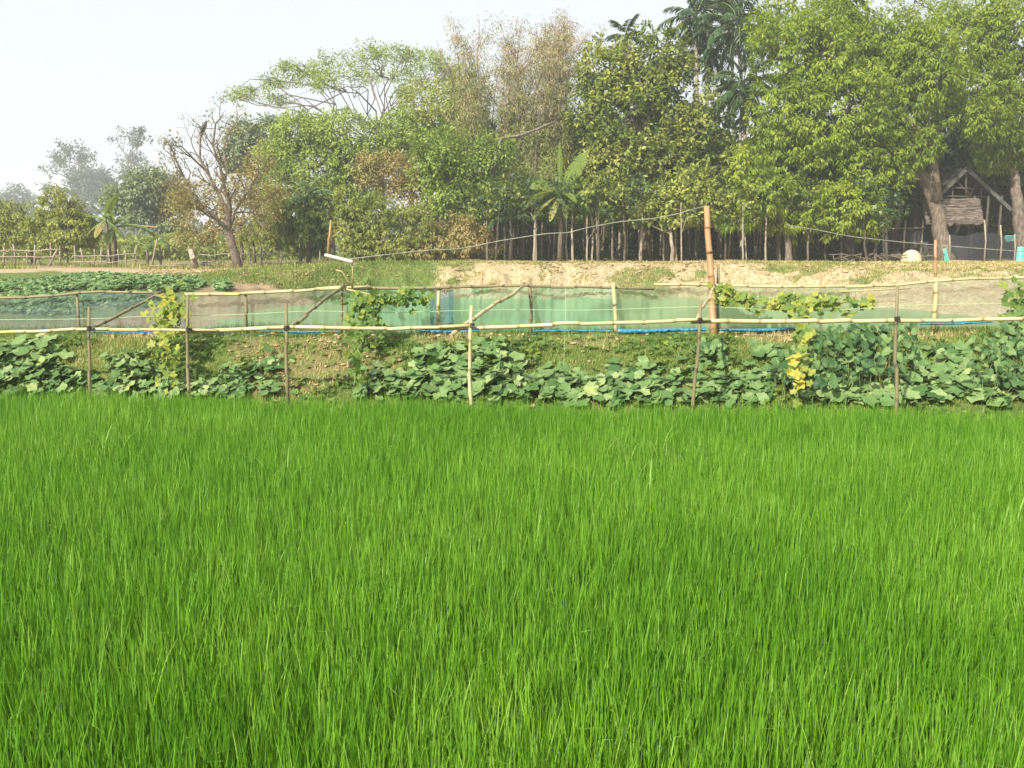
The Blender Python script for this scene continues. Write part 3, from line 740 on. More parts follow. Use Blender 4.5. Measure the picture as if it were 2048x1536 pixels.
# nets: sheets of fine cloth, each hung from the top rail to the ground
def net(label, xs_top, py_top, py_bot, mat, Y, seed, nx_=140):
    x0, x1 = xs_top
    u = np.linspace(0, 1, nx_); v = np.linspace(0, 1, 12)
    px = x0 + (x1 - x0) * u
    tp = np.interp(px, [a for a, b in py_top], [b for a, b in py_top]); bt = np.interp(px, [a for a, b in py_bot], [b for a, b in py_bot])
    PX = np.repeat(px[None], 12, 0); PY = tp[None] * (1 - v[:, None]) + bt[None] * v[:, None]
    wav = (fbm(PX * .03, PY * .004 + seed, seed) - .5) * .10 + (fbm(PX * .009, PY * .02 + 3, seed + 3) - .5) * .16 + (fbm(PX * .11, PY * .02 + 5, seed + 7) - .5) * .05
    P = at(PX, PY, Y + wav + .02 * v[:, None])
    ii = np.arange(12 * nx_).reshape(12, nx_)
    o = MB().add(P.reshape(-1, 3), np.stack([ii[:-1, :-1], ii[:-1, 1:], ii[1:, 1:], ii[1:, :-1]], -1).reshape(-1, 4)).build("net", M[mat], origin=P[-1, nx_ // 2])
    return tag(o, label, "net", "net panels hung on the back row")
TOP = [(-60, 595), (80, 595), (155, 587), (230, 583), (325, 587), (370, 590), (490, 590), (600, 581), (690, 576), (880, 579), (1050, 575), (1308, 577), (1420, 573), (1700, 575), (1800, 571), (1870, 562), (1960, 558), (2120, 557)]
BOT = [(-60, 672), (200, 668), (500, 664), (900, 666), (1060, 664), (1200, 668), (1240, 672), (1400, 668), (1600, 664), (1850, 654), (2120, 646)]
net("greyish blue net panel at the far left, left of the yellow vine", (-60, 372), TOP, BOT, "net_blue", 11.05, 3)
net("faded see through net panel before the brown mud shore", (366, 700), TOP, BOT, "net_pale", 11.07, 5)
net("green net panel behind the dense gourd vine", (694, 868), TOP, BOT, "net_green", 11.05, 7)
net("narrow dark blue net strip round the pale bamboo stake", (860, 907), TOP, BOT, "net_dark", 11.0, 8, 24)
net("blue green net panel from the dark blue strip to the knotty stake", (898, 1236), TOP, BOT, "net_green", 11.10, 9)
net("olive green net panel either side of the orange pole", (1232, 1700), TOP, BOT, "net_olive", 11.06, 11)
net("faded net panel before the sandy shore at the right", (1696, 2120), TOP, BOT, "net_pale", 11.08, 13)

def hem(label, pts, wpx, seed, Y=10.8):
    px = np.linspace(pts[0][0], pts[-1][0], 60)
    py = np.interp(px, [a for a, b in pts], [b for a, b in pts]); ww = np.interp(px, [a for a, b in pts], wpx)
    rr = np.random.default_rng(seed)
    rows = []
    for j, f in enumerate((0, .33, .66, 1)):
        rows.append(at(px, py - 1 + (f - .5) * ww, Y + (-.03 if j in (1, 2) else 0) + .012 * rr.normal(0, 1, 60)))
    back = [r_ + np.array([0, .02, 0]) for r_ in rows]
    V = np.concatenate(rows + back[::-1])
    ii = np.arange(8 * 60).reshape(8, 60); ii = np.vstack([ii, ii[:1]])
    o = MB().add(V, np.stack([ii[:-1, :-1], ii[:-1, 1:], ii[1:, 1:], ii[1:, :-1]], -1).reshape(-1, 4)).build("blue_hem", M["blue_sheet"], origin=V[0])
    return tag(o, label, "plastic strip", "blue plastic strips along the net foot")
hem("thin blue strip at the net foot near the leftmost stake", [(180, 664), (260, 667), (320, 666)], [2, 3, 2], 1)
hem("thin blue strip at the net foot beside the bare patch stake", [(520, 663), (600, 666), (680, 664)], [2, 4, 2], 2)
hem("blue strip at the net foot below the dark blue net strip", [(840, 663), (900, 665), (960, 663)], [5, 6, 3], 3)
hem("narrow blue strip from the grey stake to the knotty stake", [(1062, 664), (1150, 662), (1225, 664)], [3, 4, 5], 4)
hem("bright thick blue strip between the knotty stake and orange pole", [(1236, 664), (1300, 664), (1350, 661), (1412, 660)], [11, 10, 7, 6], 5)
hem("long blue strip right of the orange pole", [(1440, 661), (1520, 662), (1590, 659)], [5, 8, 6], 6)
hem("dull teal strip at the net foot below the white bamboo post", [(1840, 649), (1920, 648), (1985, 645)], [4, 5, 3], 7)

# ------------------------------------------------------------------ gourd vines
def vine(label, paths, n, R, tint, spread, yellow=None, group="gourd vines climbing the frame"):
    """paths: [(list of (px,py,Y)), weight]"""
    base = at(*paths[0][0][0]); base[2] = gz1(base[0], base[1])
    o = thing("gourd_vine", label, "vine", base, group)
    st = MB(); ml = MB(); ysel = []
    W = np.array([w for _, w, _ in paths], float); W /= W.sum()
    for (pts, w, sprd), wt in zip(paths, W):
        P = np.array([at(*p) for p in pts])
        s = np.r_[0, np.cumsum(np.linalg.norm(np.diff(P, axis=0), axis=1))]
        u = np.linspace(0, s[-1], 24)
        Q = np.stack([np.interp(u, s, P[:, i]) for i in range(3)], -1)
        Q[1:-1] += rng.normal(0, .018, (22, 3))
        st.tube(Q, .006, 5)
        k = max(4, int(n * wt))
        uu = rng.random(k) * s[-1]
        pos = np.stack([np.interp(uu, s, P[:, i]) for i in range(3)], -1) + rng.normal(0, 1, (k, 3)) * np.array([sprd, sprd * .8, sprd])
        nr = norm(np.stack([rng.normal(-.3, .5, k), rng.normal(-.8, .45, k), rng.normal(.5, .45, k)], -1))
        ax = norm(np.stack([rng.normal(0, .8, k), rng.normal(-.2, .5, k), np.full(k, -.7)], -1))
        t = np.clip(rng.normal(tint[0], tint[1], k), 0, .85)
        if yellow is not None:
            for (yx, yy, yr) in yellow:
                c = at(yx, yy, pts[0][2]); t = np.where(np.linalg.norm((pos - c)[:, [0, 2]], axis=1) < yr, rng.uniform(.68, 1, k), t)
        disc_leaves(ml, pos, ax, nr, R[0] + (R[1] - R[0]) * rng.random(k), t, "lobed", 15, .1, .12)
    st.build("vines", M["stalk"], o); ml.build("leaves", M["gourd"], o)
    return o
vine("yellow green gourd vine climbing between the two left stakes", [([(335, 765, 9.3), (332, 700, 9.6), (340, 640, 10.0), (338, 600, 10.4)], 1.0, .07), ([(338, 655, 10.0), (345, 620, 10.2), (335, 595, 10.4)], 1.6, .095)], 150, (.035, .062), (.62, .16), .1)
vine("dense dark gourd vine with an arm reaching right along the net", [([(708, 770, 9.2), (716, 700, 9.6), (728, 650, 10.1), (725, 600, 10.5)], 1.0, .05), ([(725, 660, 10.0), (735, 610, 10.4), (720, 592, 10.5)], 1.7, .11), ([(735, 605, 10.4), (790, 598, 10.5), (845, 597, 10.6)], 1.5, .06)], 250, (.035, .06), (.33, .16), .1)
vine("gourd vine arm trailing along the net from the orange pole", [([(1437, 575, 10.85), (1450, 590, 10.7), (1490, 603, 10.7), (1530, 612, 10.7)], 1.4, .05), ([(1440, 580, 10.8), (1450, 605, 10.7), (1480, 600, 10.7)], 1.0, .05)], 90, (.035, .06), (.52, .15), .1)
vine("yellowing gourd vine with bright yellow leaves climbing past the heart leaved bush", [([(1590, 790, 8.6), (1600, 740, 8.9), (1605, 690, 9.2), (1608, 640, 9.7), (1610, 600, 10.4)], 1.3, .065), ([(1600, 625, 10.2), (1620, 600, 10.4), (1680, 605, 10.6), (1740, 612, 10.7)], 1.4, .06), ([(1610, 610, 10.4), (1560, 605, 10.5), (1530, 610, 10.6)], 1.0, .05)], 230, (.035, .065), (.5, .17), .1,
     yellow=[(1545, 608, .085), (1608, 722, .08), (1592, 768, .11)])
vine("leafy gourd vine at the right edge above the top rail", [([(2045, 650, 10.2), (2050, 610, 10.4), (2040, 580, 10.6)], 1, .12)], 90, (.04, .065), (.3, .15), .1)

# weeds standing out of the rice
def weed(label, px, py, seed, hgt, nb, s=1.0):
    r = np.random.default_rng(seed)
    Y = float(1.42 / math.tan(PITCH + math.atan((py - CY) / F_PX)))
    b = np.array([at(px, py, Y)[0], Y, 0])
    o = thing("weed_tuft", label, "weed", b, "pale weeds among the rice")
    ml = MB(); n = nb
    base = b + np.stack([r.normal(0, .10 * s, n), r.normal(0, .08, n), np.zeros(n)], -1)
    az = r.random(n) * 6.28
    strips(ml, base, az, np.abs(r.normal(.08, .06, n)), np.abs(r.normal(2.3, .6, n)), hgt * 1.06 + .14 * r.random(n), .010 + .005 * r.random(n), 10, r.uniform(.3, 1, n), az + 1.57, pw=4)
    ml.build("leaves", M["weed"], o)
weed("pale drooping weed in the rice near the slanted stake, left of two", 1240, 885, 1, .50, 16)
weed("pale curling weed in the rice near the slanted stake, right of two", 1335, 885, 2, .50, 18)
weed("low spread of pale weed leaves in the rice before the slanted stake", 1290, 945, 3, .46, 12, 1.6)
weed("small pale weed in the rice at the left, below the yellow vine", 205, 868, 4, .48, 10)
weed("lone pale weed in the rice left of centre", 560, 922, 5, .47, 8)
weed("small pale weed in the rice at the right edge", 2030, 1015, 6, .46, 9)

# ------------------------------------------------------------------ trees
KIND = {
    "mango": dict(L=.19, W=.06, n=15, sp=.13, droop=.75),
    "broad": dict(L=.19, W=.10, n=9, sp=.14, droop=.25),
    "small": dict(L=.13, W=.06, n=12, sp=.16, droop=.15),
    "fine": dict(L=.10, W=.05, n=14, sp=.22, droop=.0),
    "bamboo": dict(L=.17, W=.030, n=11, sp=.26, droop=.7),
    "far": dict(L=.28, W=.14, n=8, sp=.28, droop=.4),
}
def leaves(mb, pos, outw, kd, tint, scale=1.0, tj=.12):
    n = kd["n"]; N = len(pos) * n
    p = np.repeat(pos, n, 0); ow = np.repeat(outw, n, 0); t = np.repeat(tint, n) + rng.normal(0, tj, N)
    rd = norm(rng.normal(0, 1, (N, 3)))
    D = norm(ow * .55 + rd * .9 + np.array([0, 0, -kd["droop"]]))
    p = p + rd * kd["sp"] * rng.random((N, 1)) * scale
    nb = norm(ow * .8 + np.array([0, 0, .8]) + rng.normal(0, .45, (N, 3)))
    S = norm(np.cross(D, nb)); Nn = np.cross(S, D)
    L = kd["L"] * (.7 + .6 * rng.random(N))[:, None] * scale; W = kd["W"] * (.7 + .6 * rng.random(N))[:, None] * scale
    mid = p + D * L * .45 + Nn * L * .06
    tip = p + D * L - Nn * L * .05 + np.array([0, 0, -1.0]) * L * .12 * kd["droop"]
    v = np.stack([p, mid - S * W / 2, tip, mid + S * W / 2], 1).reshape(-1, 3)
    q = np.arange(N * 4).reshape(-1, 4)
    mb.add(v, q, t=np.repeat(np.clip(t, 0, 1), 4))

def cell_hash(p, size, seed):
    i = np.floor(p / size).astype(np.int64)
    return hash2(i[:, 0] + 57 * i[:, 2], i[:, 1], seed)

def sphere_dirs(n):
    return norm(rng.normal(0, 1, (n, 3)))

def crown(mb, lobes, Y, kind, dens, tint=(.45, .2), scale=1.0, gap=.14, depth=.8, yoff=None, shell=.5):
    kd = KIND[kind]; cs = []
    for i, lb in enumerate(lobes):
        px, py, rx, ry = lb[:4]
        yo = lb[4] if len(lb) > 4 else rng.uniform(-.9, .9) * rx * mpp(Y) * .5
        c = at(px, py, Y + yo); k = mpp(Y + yo)
        r = np.array([rx * k, max(rx, ry) * k * depth, ry * k])
        area = rx * ry * k * k
        n = int(dens * area * 150 / scale ** 1.6)
        u = sphere_dirs(n)
        rr = 1 - shell * rng.random(n) ** 1.3
        lump = .72 + .5 * vnoise(u[:, 0] * 2.5 + i * 7, u[:, 2] * 2.5 + u[:, 1] * 2.5, 3 + i)
        pos = c + u * r * (rr * lump)[:, None]
        ow = norm(u / r)
        keep = cell_hash(pos + rng.normal(0, .14, pos.shape), .62 * scale + .25, 5 + i) > gap
        keep &= pos[:, 2] > 1.2
        pos, ow = pos[keep], ow[keep]
        tt = tint[0] + (fbm(pos[:, 0] * .7 + pos[:, 1] * .5, pos[:, 2] * .7, 11 + i) - .5) * tint[1] * 3.2 + rng.normal(0, tint[1] * .5, len(pos))
        leaves(mb, pos, ow, kd, tt, scale)
        cs.append((c, r))
    return cs

def limb_path(a, b, wob, n=6, r=None):
    u = np.linspace(0, 1, n)[:, None]
    a, b = np.asarray(a, float), np.asarray(b, float)
    L = np.linalg.norm(b - a)
    m = a + (b - a) * u
    m[:, 2] += (np.sin(u[:, 0] * math.pi) * L * .08)
    m[1:-1] += rng.normal(0, wob * L, (n - 2, 3))
    return m

def tree(name, label, cat, base, trunk, lobes, Y, kind, mat, dens=1.0, tint=(.45, .2), bark="bark", tr=.16, scale=1.0, gap=.17, group=None, limbs=True, extra=None, twigs=4, limb_r=.34, shell=.5, wob=.05):
    """trunk: pixel path from the ground up, the last point is where the limbs fork."""
    b = at(base[0], base[1], Y); b[2] = gz1(b[0], b[1])
    o = thing(name, label, cat, b, group)
    mc = MB(); cs = crown(mc, lobes, Y, kind, dens, tint, scale, gap, shell=shell)
    mt = MB()
    P = [b - [0, 0, .2]] + [at(x, y, Y + rng.normal(0, .15)) for x, y in trunk]
    P = np.array(P)
    s = np.r_[0, np.cumsum(np.linalg.norm(np.diff(P, axis=0), axis=1))]
    u = np.linspace(0, s[-1], 14)
    Q = np.stack([np.interp(u, s, P[:, i]) for i in range(3)], -1)
    Q[1:-1] = (Q[:-2] + 2 * Q[1:-1] + Q[2:]) / 4
    Q[2:] += rng.normal(0, tr * .12, (12, 3))
    rad = tr * (1 - .45 * u / s[-1]); rad[0] *= 1.5; rad[1] *= 1.15
    mt.tube(Q, rad, 10)
    if limbs:
        for c, r in cs:
            st = Q[int(rng.integers(9, 14))]
            path = limb_path(st, c, wob)
            mt.tube(path, np.linspace(tr * limb_r, max(.012, tr * .09), 6), 6, cap=False)
            for _ in range(twigs):
                e = c + sphere_dirs(1)[0] * r * .85
                f = path[int(rng.integers(2, 6))]
                mt.tube(limb_path(f, e, .07, 5), np.linspace(tr * .16, .008, 5), 4, cap=False)
    for ex in (extra or []):
        pts = np.array([at(*q) for q in ex[0]]); mt.tube(pts, np.linspace(ex[1], ex[2], len(pts)), 7)
    mt.build("trunk", M[bark], o)
    mc.build("crown", M[mat], o)
    return o

# ---- right hand mangoes
tree("mango_tree", "largest bright green mango tree, its thick trunk leaning before the hut", "tree", (1893, 527), [(1886, 480), (1877, 430), (1862, 385), (1840, 340), (1815, 290), (1785, 230)],
     [(1600, 105, 105, 100), (1700, 100, 105, 95), (1575, 225, 85, 95), (1680, 220, 120, 105), (1790, 190, 105, 110), (1620, 330, 105, 85), (1725, 335, 110, 85), (1555, 320, 65, 85), (1800, 300, 75, 60), (1855, 130, 80, 100), (1560, 60, 60, 62), (1660, 50, 60, 55), (1790, 90, 80, 70), (1850, 290, 40, 35, -1.0)],
     37, "mango", "mango", 1.0, (.5, .2), tr=.34, group="mango trees", limb_r=.28, extra=[([(1872, 400, 37), (1868, 350, 36.9), (1862, 310, 36.8), (1858, 250, 36.7)], .26, .14)])
tree("mango_tree", "yellow green mango tree at the right edge with turquoise cloth round its foot", "tree", (2042, 527), [(2040, 470), (2034, 400), (2024, 340), (2015, 250)],
     [(1930, 75, 85, 75), (2020, 60, 90, 90), (1955, 175, 85, 75), (2050, 180, 95, 95), (1990, 255, 60, 55), (2060, 290, 70, 50), (2130, 120, 90, 110), (1985, 310, 35, 35), (2100, 230, 80, 80), (1960, 240, 60, 40, -2.0)],  # last lobe added nearer the camera to shade the hut
     38, "mango", "mango_young", 1.0, (.45, .2), tr=.28, group="mango trees", limb_r=.28)
tree("mango_tree", "small bright young mango tree low in front of the dark trunks", "tree", (1578, 527), [(1576, 480), (1560, 430), (1545, 390)],
     [(1490, 330, 45, 42), (1525, 385, 60, 55), (1565, 435, 52, 40), (1475, 440, 45, 26), (1620, 420, 80, 50), (1690, 415, 70, 60), (1740, 440, 40, 40)],
     35.2, "mango", "mango", .95, (.55, .2), tr=.14, group="mango trees")
tree("mango_tree", "pale airy tree showing sky gaps above the right mango trees", "tree", (1960, 522), [(1950, 400), (1930, 250), (1920, 140)],
     [(1880, 40, 80, 55), (1960, 10, 90, 55), (1830, 0, 70, 40), (2030, 0, 70, 50)], 47, "small", "fresh", .6, (.6, .2), tr=.22, gap=.3)
tree("broadleaf_tree", "shaded dark tree behind the hut roof", "tree", (1990, 522), [(1985, 470), (1975, 400)],
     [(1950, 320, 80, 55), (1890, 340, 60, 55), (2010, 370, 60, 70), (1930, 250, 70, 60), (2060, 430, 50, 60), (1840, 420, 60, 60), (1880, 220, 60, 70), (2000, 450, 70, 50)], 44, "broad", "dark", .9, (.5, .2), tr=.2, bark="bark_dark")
# ---- middle
tree("jackfruit_tree", "tall dark glossy tree in the middle left of the palms", "tree", (1290, 525), [(1292, 460), (1290, 380), (1285, 280)],
     [(1220, 150, 75, 75), (1312, 112, 65, 60), (1175, 215, 45, 55), (1260, 230, 90, 85), (1355, 190, 65, 85), (1405, 265, 58, 80), (1230, 325, 80, 65), (1330, 330, 80, 75), (1405, 350, 55, 50), (1225, 385, 55, 35), (1290, 170, 60, 60), (1440, 300, 30, 40)],
     39, "broad", "jack", 1.05, (.55, .28), tr=.26, scale=1.1)
tree("broadleaf_tree", "low yellowish leafy tree in front of the glossy dark tree", "tree", (1345, 527), [(1345, 490), (1338, 440)],
     [(1265, 405, 42, 35), (1330, 405, 55, 40), (1388, 378, 48, 48), (1300, 435, 65, 22), (1440, 405, 40, 45), (1375, 430, 50, 28), (1215, 395, 40, 45), (1180, 420, 40, 30)],
     35.5, "broad", "olive", 1.0, (.5, .25), tr=.09, bark="bark_pale")
tree("broadleaf_tree", "fresh green tree with a long bare branch pointing right", "tree", (973, 527), [(968, 470), (958, 420), (945, 380)],
     [(880, 300, 65, 50), (930, 345, 65, 52), (898, 395, 55, 42), (955, 408, 55, 42), (1000, 380, 40, 45), (870, 345, 50, 40), (985, 310, 50, 45)],
     37, "small", "fresh", 1.6, (.5, .22), tr=.12, bark="bark", scale=1.25, extra=[([(985, 350, 36.3), (993, 310, 36.3), (1003, 277, 36.3), (1040, 271, 36.3), (1075, 258, 36.3), (1110, 243, 36.3)], .09, .04)])
tree("broadleaf_tree", "broad light green tree under the umbrella crown", "tree", (660, 520), [(665, 460), (668, 380), (670, 320)],
     [(600, 265, 65, 42), (680, 262, 75, 42), (560, 312, 55, 45), (640, 330, 85, 55), (720, 325, 70, 55), (765, 285, 55, 52), (800, 262, 50, 40), (560, 370, 50, 50), (640, 400, 60, 50), (720, 385, 55, 40)],
     47, "small", "fresh", 1.7, (.62, .2), tr=.22, scale=1.4)
tree("broadleaf_tree", "olive green tree beside the dry bamboo's left side", "tree", (860, 520), [(862, 420), (865, 320), (868, 260)],
     [(860, 215, 70, 55), (920, 250, 65, 65), (850, 285, 60, 50), (900, 310, 60, 50), (800, 320, 50, 45), (960, 300, 50, 60), (940, 190, 50, 50)],
     50, "small", "olive", 1.5, (.5, .22), tr=.2, scale=1.4)
tree("dry_tree", "reddish brown dry leaved tree left of the fresh green tree", "tree", (838, 525), [(835, 460), (825, 400), (815, 360)],
     [(790, 350, 60, 42), (838, 352, 40, 45), (760, 325, 48, 30), (850, 440, 48, 55), (895, 470, 45, 45), (740, 350, 40, 30), (800, 400, 45, 35)],
     39, "small", "brown", 1.3, (.5, .22), tr=.1, scale=1.2, gap=.22)
tree("shrub_tree", "yellow green shrubby tree behind the cable's left end", "tree", (745, 525), [(745, 490), (742, 450)],
     [(700, 405, 40, 35), (745, 430, 55, 45), (690, 460, 32, 40), (765, 480, 65, 32), (830, 445, 48, 42), (800, 500, 60, 20), (720, 490, 40, 28)],
     35.4, "mango", "olive", 1.2, (.5, .22), tr=.06, scale=.75)
tree("shrub_tree", "brown tinged shrub beneath the dry tree right of the cable dip", "tree", (905, 525), [(903, 500), (900, 470)],
     [(880, 480, 45, 35), (930, 470, 50, 42), (900, 500, 60, 20), (970, 490, 35, 30), (850, 500, 40, 20)],
     35.6, "mango", "brown", 1.2, (.7, .25), tr=.05, scale=.75)
tree("broadleaf_tree", "dark green round tree left of the thin pinkish stick", "tree", (600, 525), [(602, 500), (603, 460)],
     [(600, 430, 48, 42), (622, 470, 40, 38), (575, 470, 32, 40), (648, 425, 30, 45), (560, 430, 30, 35), (620, 495, 40, 20)],
     36.5, "mango", "jack", 1.2, (.35, .25), tr=.08, scale=.75, bark="bark_dark")
tree("broadleaf_tree", "sparse olive brown tree behind the bare tree", "tree", (483, 527), [(484, 490), (480, 450)],
     [(380, 400, 48, 55), (455, 400, 50, 55), (520, 380, 50, 55), (552, 420, 38, 50), (440, 460, 55, 30), (505, 455, 58, 32), (390, 465, 45, 28), (520, 330, 40, 40)],
     42, "small", "brown", .7, (.6, .3), tr=.10, scale=1.3, gap=.3)
tree("broadleaf_tree", "slim tree with two thin trunks right of the bare tree", "tree", (522, 525), [(521, 500), (520, 470)],
     [(530, 455, 35, 30), (500, 470, 30, 20), (560, 465, 28, 30)], 38, "mango", "olive", .7, (.45, .2), tr=.06, scale=.75, extra=[([(510, 527, 38.2), (508, 500, 38.2), (503, 470, 38.2)], .07, .04)])
# ---- left
tree("broadleaf_tree", "bushy yellow green tree at left before the banana plants", "tree", (134, 528), [(134, 505), (132, 480)],
     [(115, 412, 48, 38), (142, 458, 50, 40), (80, 462, 38, 36), (172, 455, 30, 38), (110, 480, 50, 20)], 39, "mango", "olive", 1.5, (.58, .22), tr=.06, scale=.8)
tree("broadleaf_tree", "yellowish tree cut off by the photo's left edge", "tree", (28, 530), [(27, 500), (25, 470)],
     [(15, 430, 42, 28), (20, 468, 52, 26), (-30, 445, 50, 50)], 41, "mango", "olive", 1.4, (.58, .2), tr=.06, scale=.8)
tree("far_tree", "rounded hazy tree far off at the photo's left edge", "tree", (30, 505), [(30, 450), (30, 410)], [(30, 390, 26, 20), (10, 410, 26, 20), (55, 405, 20, 18)], 245, "far", "blue", .5, (.5, .2), tr=0.56, scale=3.36, group="hazy trees far off at left")
tree("far_tree", "tall feathery hazy tree with an open crown leaning left", "tree", (172, 505), [(172, 440), (165, 400), (152, 360)], [(130, 298, 32, 20), (165, 312, 26, 22), (100, 338, 22, 18), (150, 345, 34, 16), (118, 320, 30, 20), (90, 370, 14, 12)], 235, "far", "blue", .22, (.5, .2), tr=0.67, scale=2.73, gap=.4, group="hazy trees far off at left", shell=.9)
tree("far_tree", "dark hazy tree with a thin trunk between the two feathery trees", "tree", (215, 505), [(214, 450), (208, 410)], [(192, 352, 36, 20), (205, 378, 32, 26), (160, 372, 30, 26), (225, 395, 24, 20), (180, 405, 30, 25)], 210, "far", "blue", .6, (.4, .2), tr=0.56, scale=2.94, group="hazy trees far off at left")
tree("far_tree", "tallest feathery hazy tree, right of the dark hazy one", "tree", (262, 505), [(262, 430), (260, 380), (255, 330)], [(238, 272, 22, 20), (275, 285, 26, 26), (262, 318, 34, 22), (290, 340, 22, 25), (250, 345, 20, 20), (278, 262, 12, 16)], 230, "far", "blue", .22, (.5, .2), tr=0.59, scale=2.73, gap=.4, group="hazy trees far off at left", shell=.9)
tree("far_tree", "soft green hazy tree behind the bare tree's left boughs", "tree", (310, 505), [(310, 460), (312, 420)], [(290, 372, 48, 32), (330, 385, 45, 42), (280, 420, 48, 42), (345, 430, 40, 42), (240, 400, 40, 30)], 66, "far", "greygreen", 1.1, (.55, .2), tr=.2, scale=1.1, group="hazy trees far off at left")
tree("far_tree", "grey green hazy tree right of the bare tree's top", "tree", (510, 505), [(510, 420), (508, 340)], [(490, 272, 36, 32), (540, 262, 36, 28), (505, 320, 48, 32), (550, 310, 40, 30), (470, 310, 30, 30)], 66, "far", "greygreen", 1.1, (.6, .2), tr=.22, scale=1.1)

# ---- umbrella shaped rain tree far behind
tree("rain_tree", "wide umbrella crowned tree rising behind the light green trees", "tree", (770, 510), [(768, 440), (762, 340), (752, 240)],
     [(500, 185, 55, 12, 0), (560, 165, 50, 14, 2), (470, 195, 35, 8, -2), (620, 140, 60, 16, 0), (640, 165, 50, 16, -3), (690, 118, 60, 18, 2), (750, 108, 60, 18, -2), (820, 110, 60, 16, 1), (870, 125, 50, 20, -1), (770, 140, 70, 22, 3), (700, 155, 55, 18, -3), (580, 135, 40, 10, -2), (850, 160, 55, 25, 2), (560, 200, 40, 10, 2), (900, 150, 40, 25, 0), (810, 180, 40, 22, -2)],
     68, "fine", "fresh", 1.05, (.55, .2), bark="bark", tr=.26, scale=1.8, gap=.24, twigs=5, limb_r=.24, wob=.085, shell=.9)

# ---- bare tree with the bird
def bare_tree():
    Y = 33.6
    b = at(480, 541, Y); b[2] = gz1(b[0], b[1])
    o = thing("bare_tree", "nearly leafless dry tree with a bird on its top at left", "tree", b)
    mt = MB(); tips = []
    P = np.array([b - [0, 0, .2]] + [at(x, y, Y) for x, y in [(470, 510), (463, 485), (458, 462)]])
    mt.tube(P, [.22, .16, .135, .13], 10)
    r = np.random.default_rng(12)
    def grow(p, d, L, rad, lvl):
        n = 5; pts = [p]; q = p.copy(); dd = d.copy()
        for i in range(n):
            dd = norm(dd + r.normal(0, .16, 3) + np.array([0, 0, .05])); q = q + dd * L / n; pts.append(q.copy())
        mt.tube(np.array(pts), np.linspace(rad, rad * .55, n + 1), 6 if lvl < 2 else 4, cap=False)
        if lvl >= 4: tips.append(q); return
        for k in range(int(r.integers(2, 4))):
            nd = norm(dd + r.normal(0, .5, 3) * np.array([1, .8, .7]))
            grow(pts[int(r.integers(3, 6))], nd, L * r.uniform(.55, .8), rad * r.uniform(.45, .6), lvl + 1)
        if lvl >= 2: tips.append(q)
    main = [([(458, 462), (430, 440), (405, 415), (385, 385), (368, 350), (350, 320), (330, 300)], .10),
            ([(458, 462), (452, 420), (440, 385), (420, 350), (405, 315), (398, 280), (408, 258)], .11),
            ([(458, 462), (462, 410), (450, 370), (440, 330), (425, 290), (428, 250), (440, 238)], .10),
            ([(458, 462), (468, 425), (490, 395), (510, 350), (518, 300)], .07),
            ([(405, 415), (375, 390), (350, 375), (330, 345)], .05),
            ([(440, 385), (455, 340), (445, 300), (460, 262), (475, 240)], .06),
            ([(420, 350), (385, 318), (365, 295), (345, 290)], .05), ([(468, 425), (500, 420), (535, 395)], .05)]
    for pts, rd in main:
        Yo = r.uniform(-1.2, 1.2)
        P = np.array([at(x, y, Y + Yo * min(1, i / 3)) for i, (x, y) in enumerate(pts)])
        P[1:-1] += r.normal(0, .05, (len(P) - 2, 3))
        mt.tube(P, np.linspace(rd, rd * .25, len(P)) * .82, 7, cap=False)
        for i in range(1, len(P)):
            for _ in range(2):
                d = norm(P[i] - P[i - 1] + r.normal(0, .35, 3))
                grow(P[i], d, r.uniform(.45, .8) * (.55 if i >= len(P) - 2 else 1), rd * (1 - .7 * i / len(P)) * .45, 2)
    mt.build("trunk", M["twig"], o)
    tips = np.array(tips)
    k = r.random(len(tips)) < .35
    ml = MB(); t = tips[k]
    leaves(ml, t, np.tile([0, 0, 1.0], (len(t), 1)), dict(L=.12, W=.06, n=4, sp=.12, droop=.5), np.full(len(t), .3), 1)
    ml2 = tips[tips[:, 2] < at(450, 380, Y)[2]]
    leaves(ml, np.repeat(ml2, 9, 0) + r.normal(0, .30, (len(ml2) * 9, 3)), np.tile([0, 0, 1.0], (len(ml2) * 9, 1)), dict(L=.10, W=.04, n=6, sp=.2, droop=.5), np.full(len(ml2) * 9, .35), 1)
    ml.build("leaves", M["brown"], o)
bare_tree()

def bird():
    c = at(408, 256, 33.6)
    o = thing("bird", "dark crow like bird perched on the bare tree's top", "bird", c)
    k = mpp(33.6)
    ax = np.array([[-9, -11], [-7, -9], [-4, -5], [-1, 0], [2, 5], [3.6, 8.5], [4.6, 10.6], [5.4, 12.4], [6.2, 13.4]]) * k
    P = np.stack([c[0] + ax[:, 0], np.full(9, c[1]), c[2] + ax[:, 1]], -1)
    MB().tube(P, np.array([.6, 1.2, 3.2, 4.6, 4.2, 2.6, 2.5, 2.2, .8]) * k, 10).build("body", M["feather"], o)
    MB().tube(np.array([P[7] + [0, 0, .0], P[7] + np.array([5.2, 0, -.6]) * k]), [1.0 * k, .15 * k], 6).build("beak", M["beak"], o)
    for s in (-1, 1):
        MB().tube(np.array([c + np.array([1 + s, 0, -2]) * k, c + np.array([.5 + s, s, -8]) * k]), .45 * k, 5).build("leg", M["beak"], o)
bird()

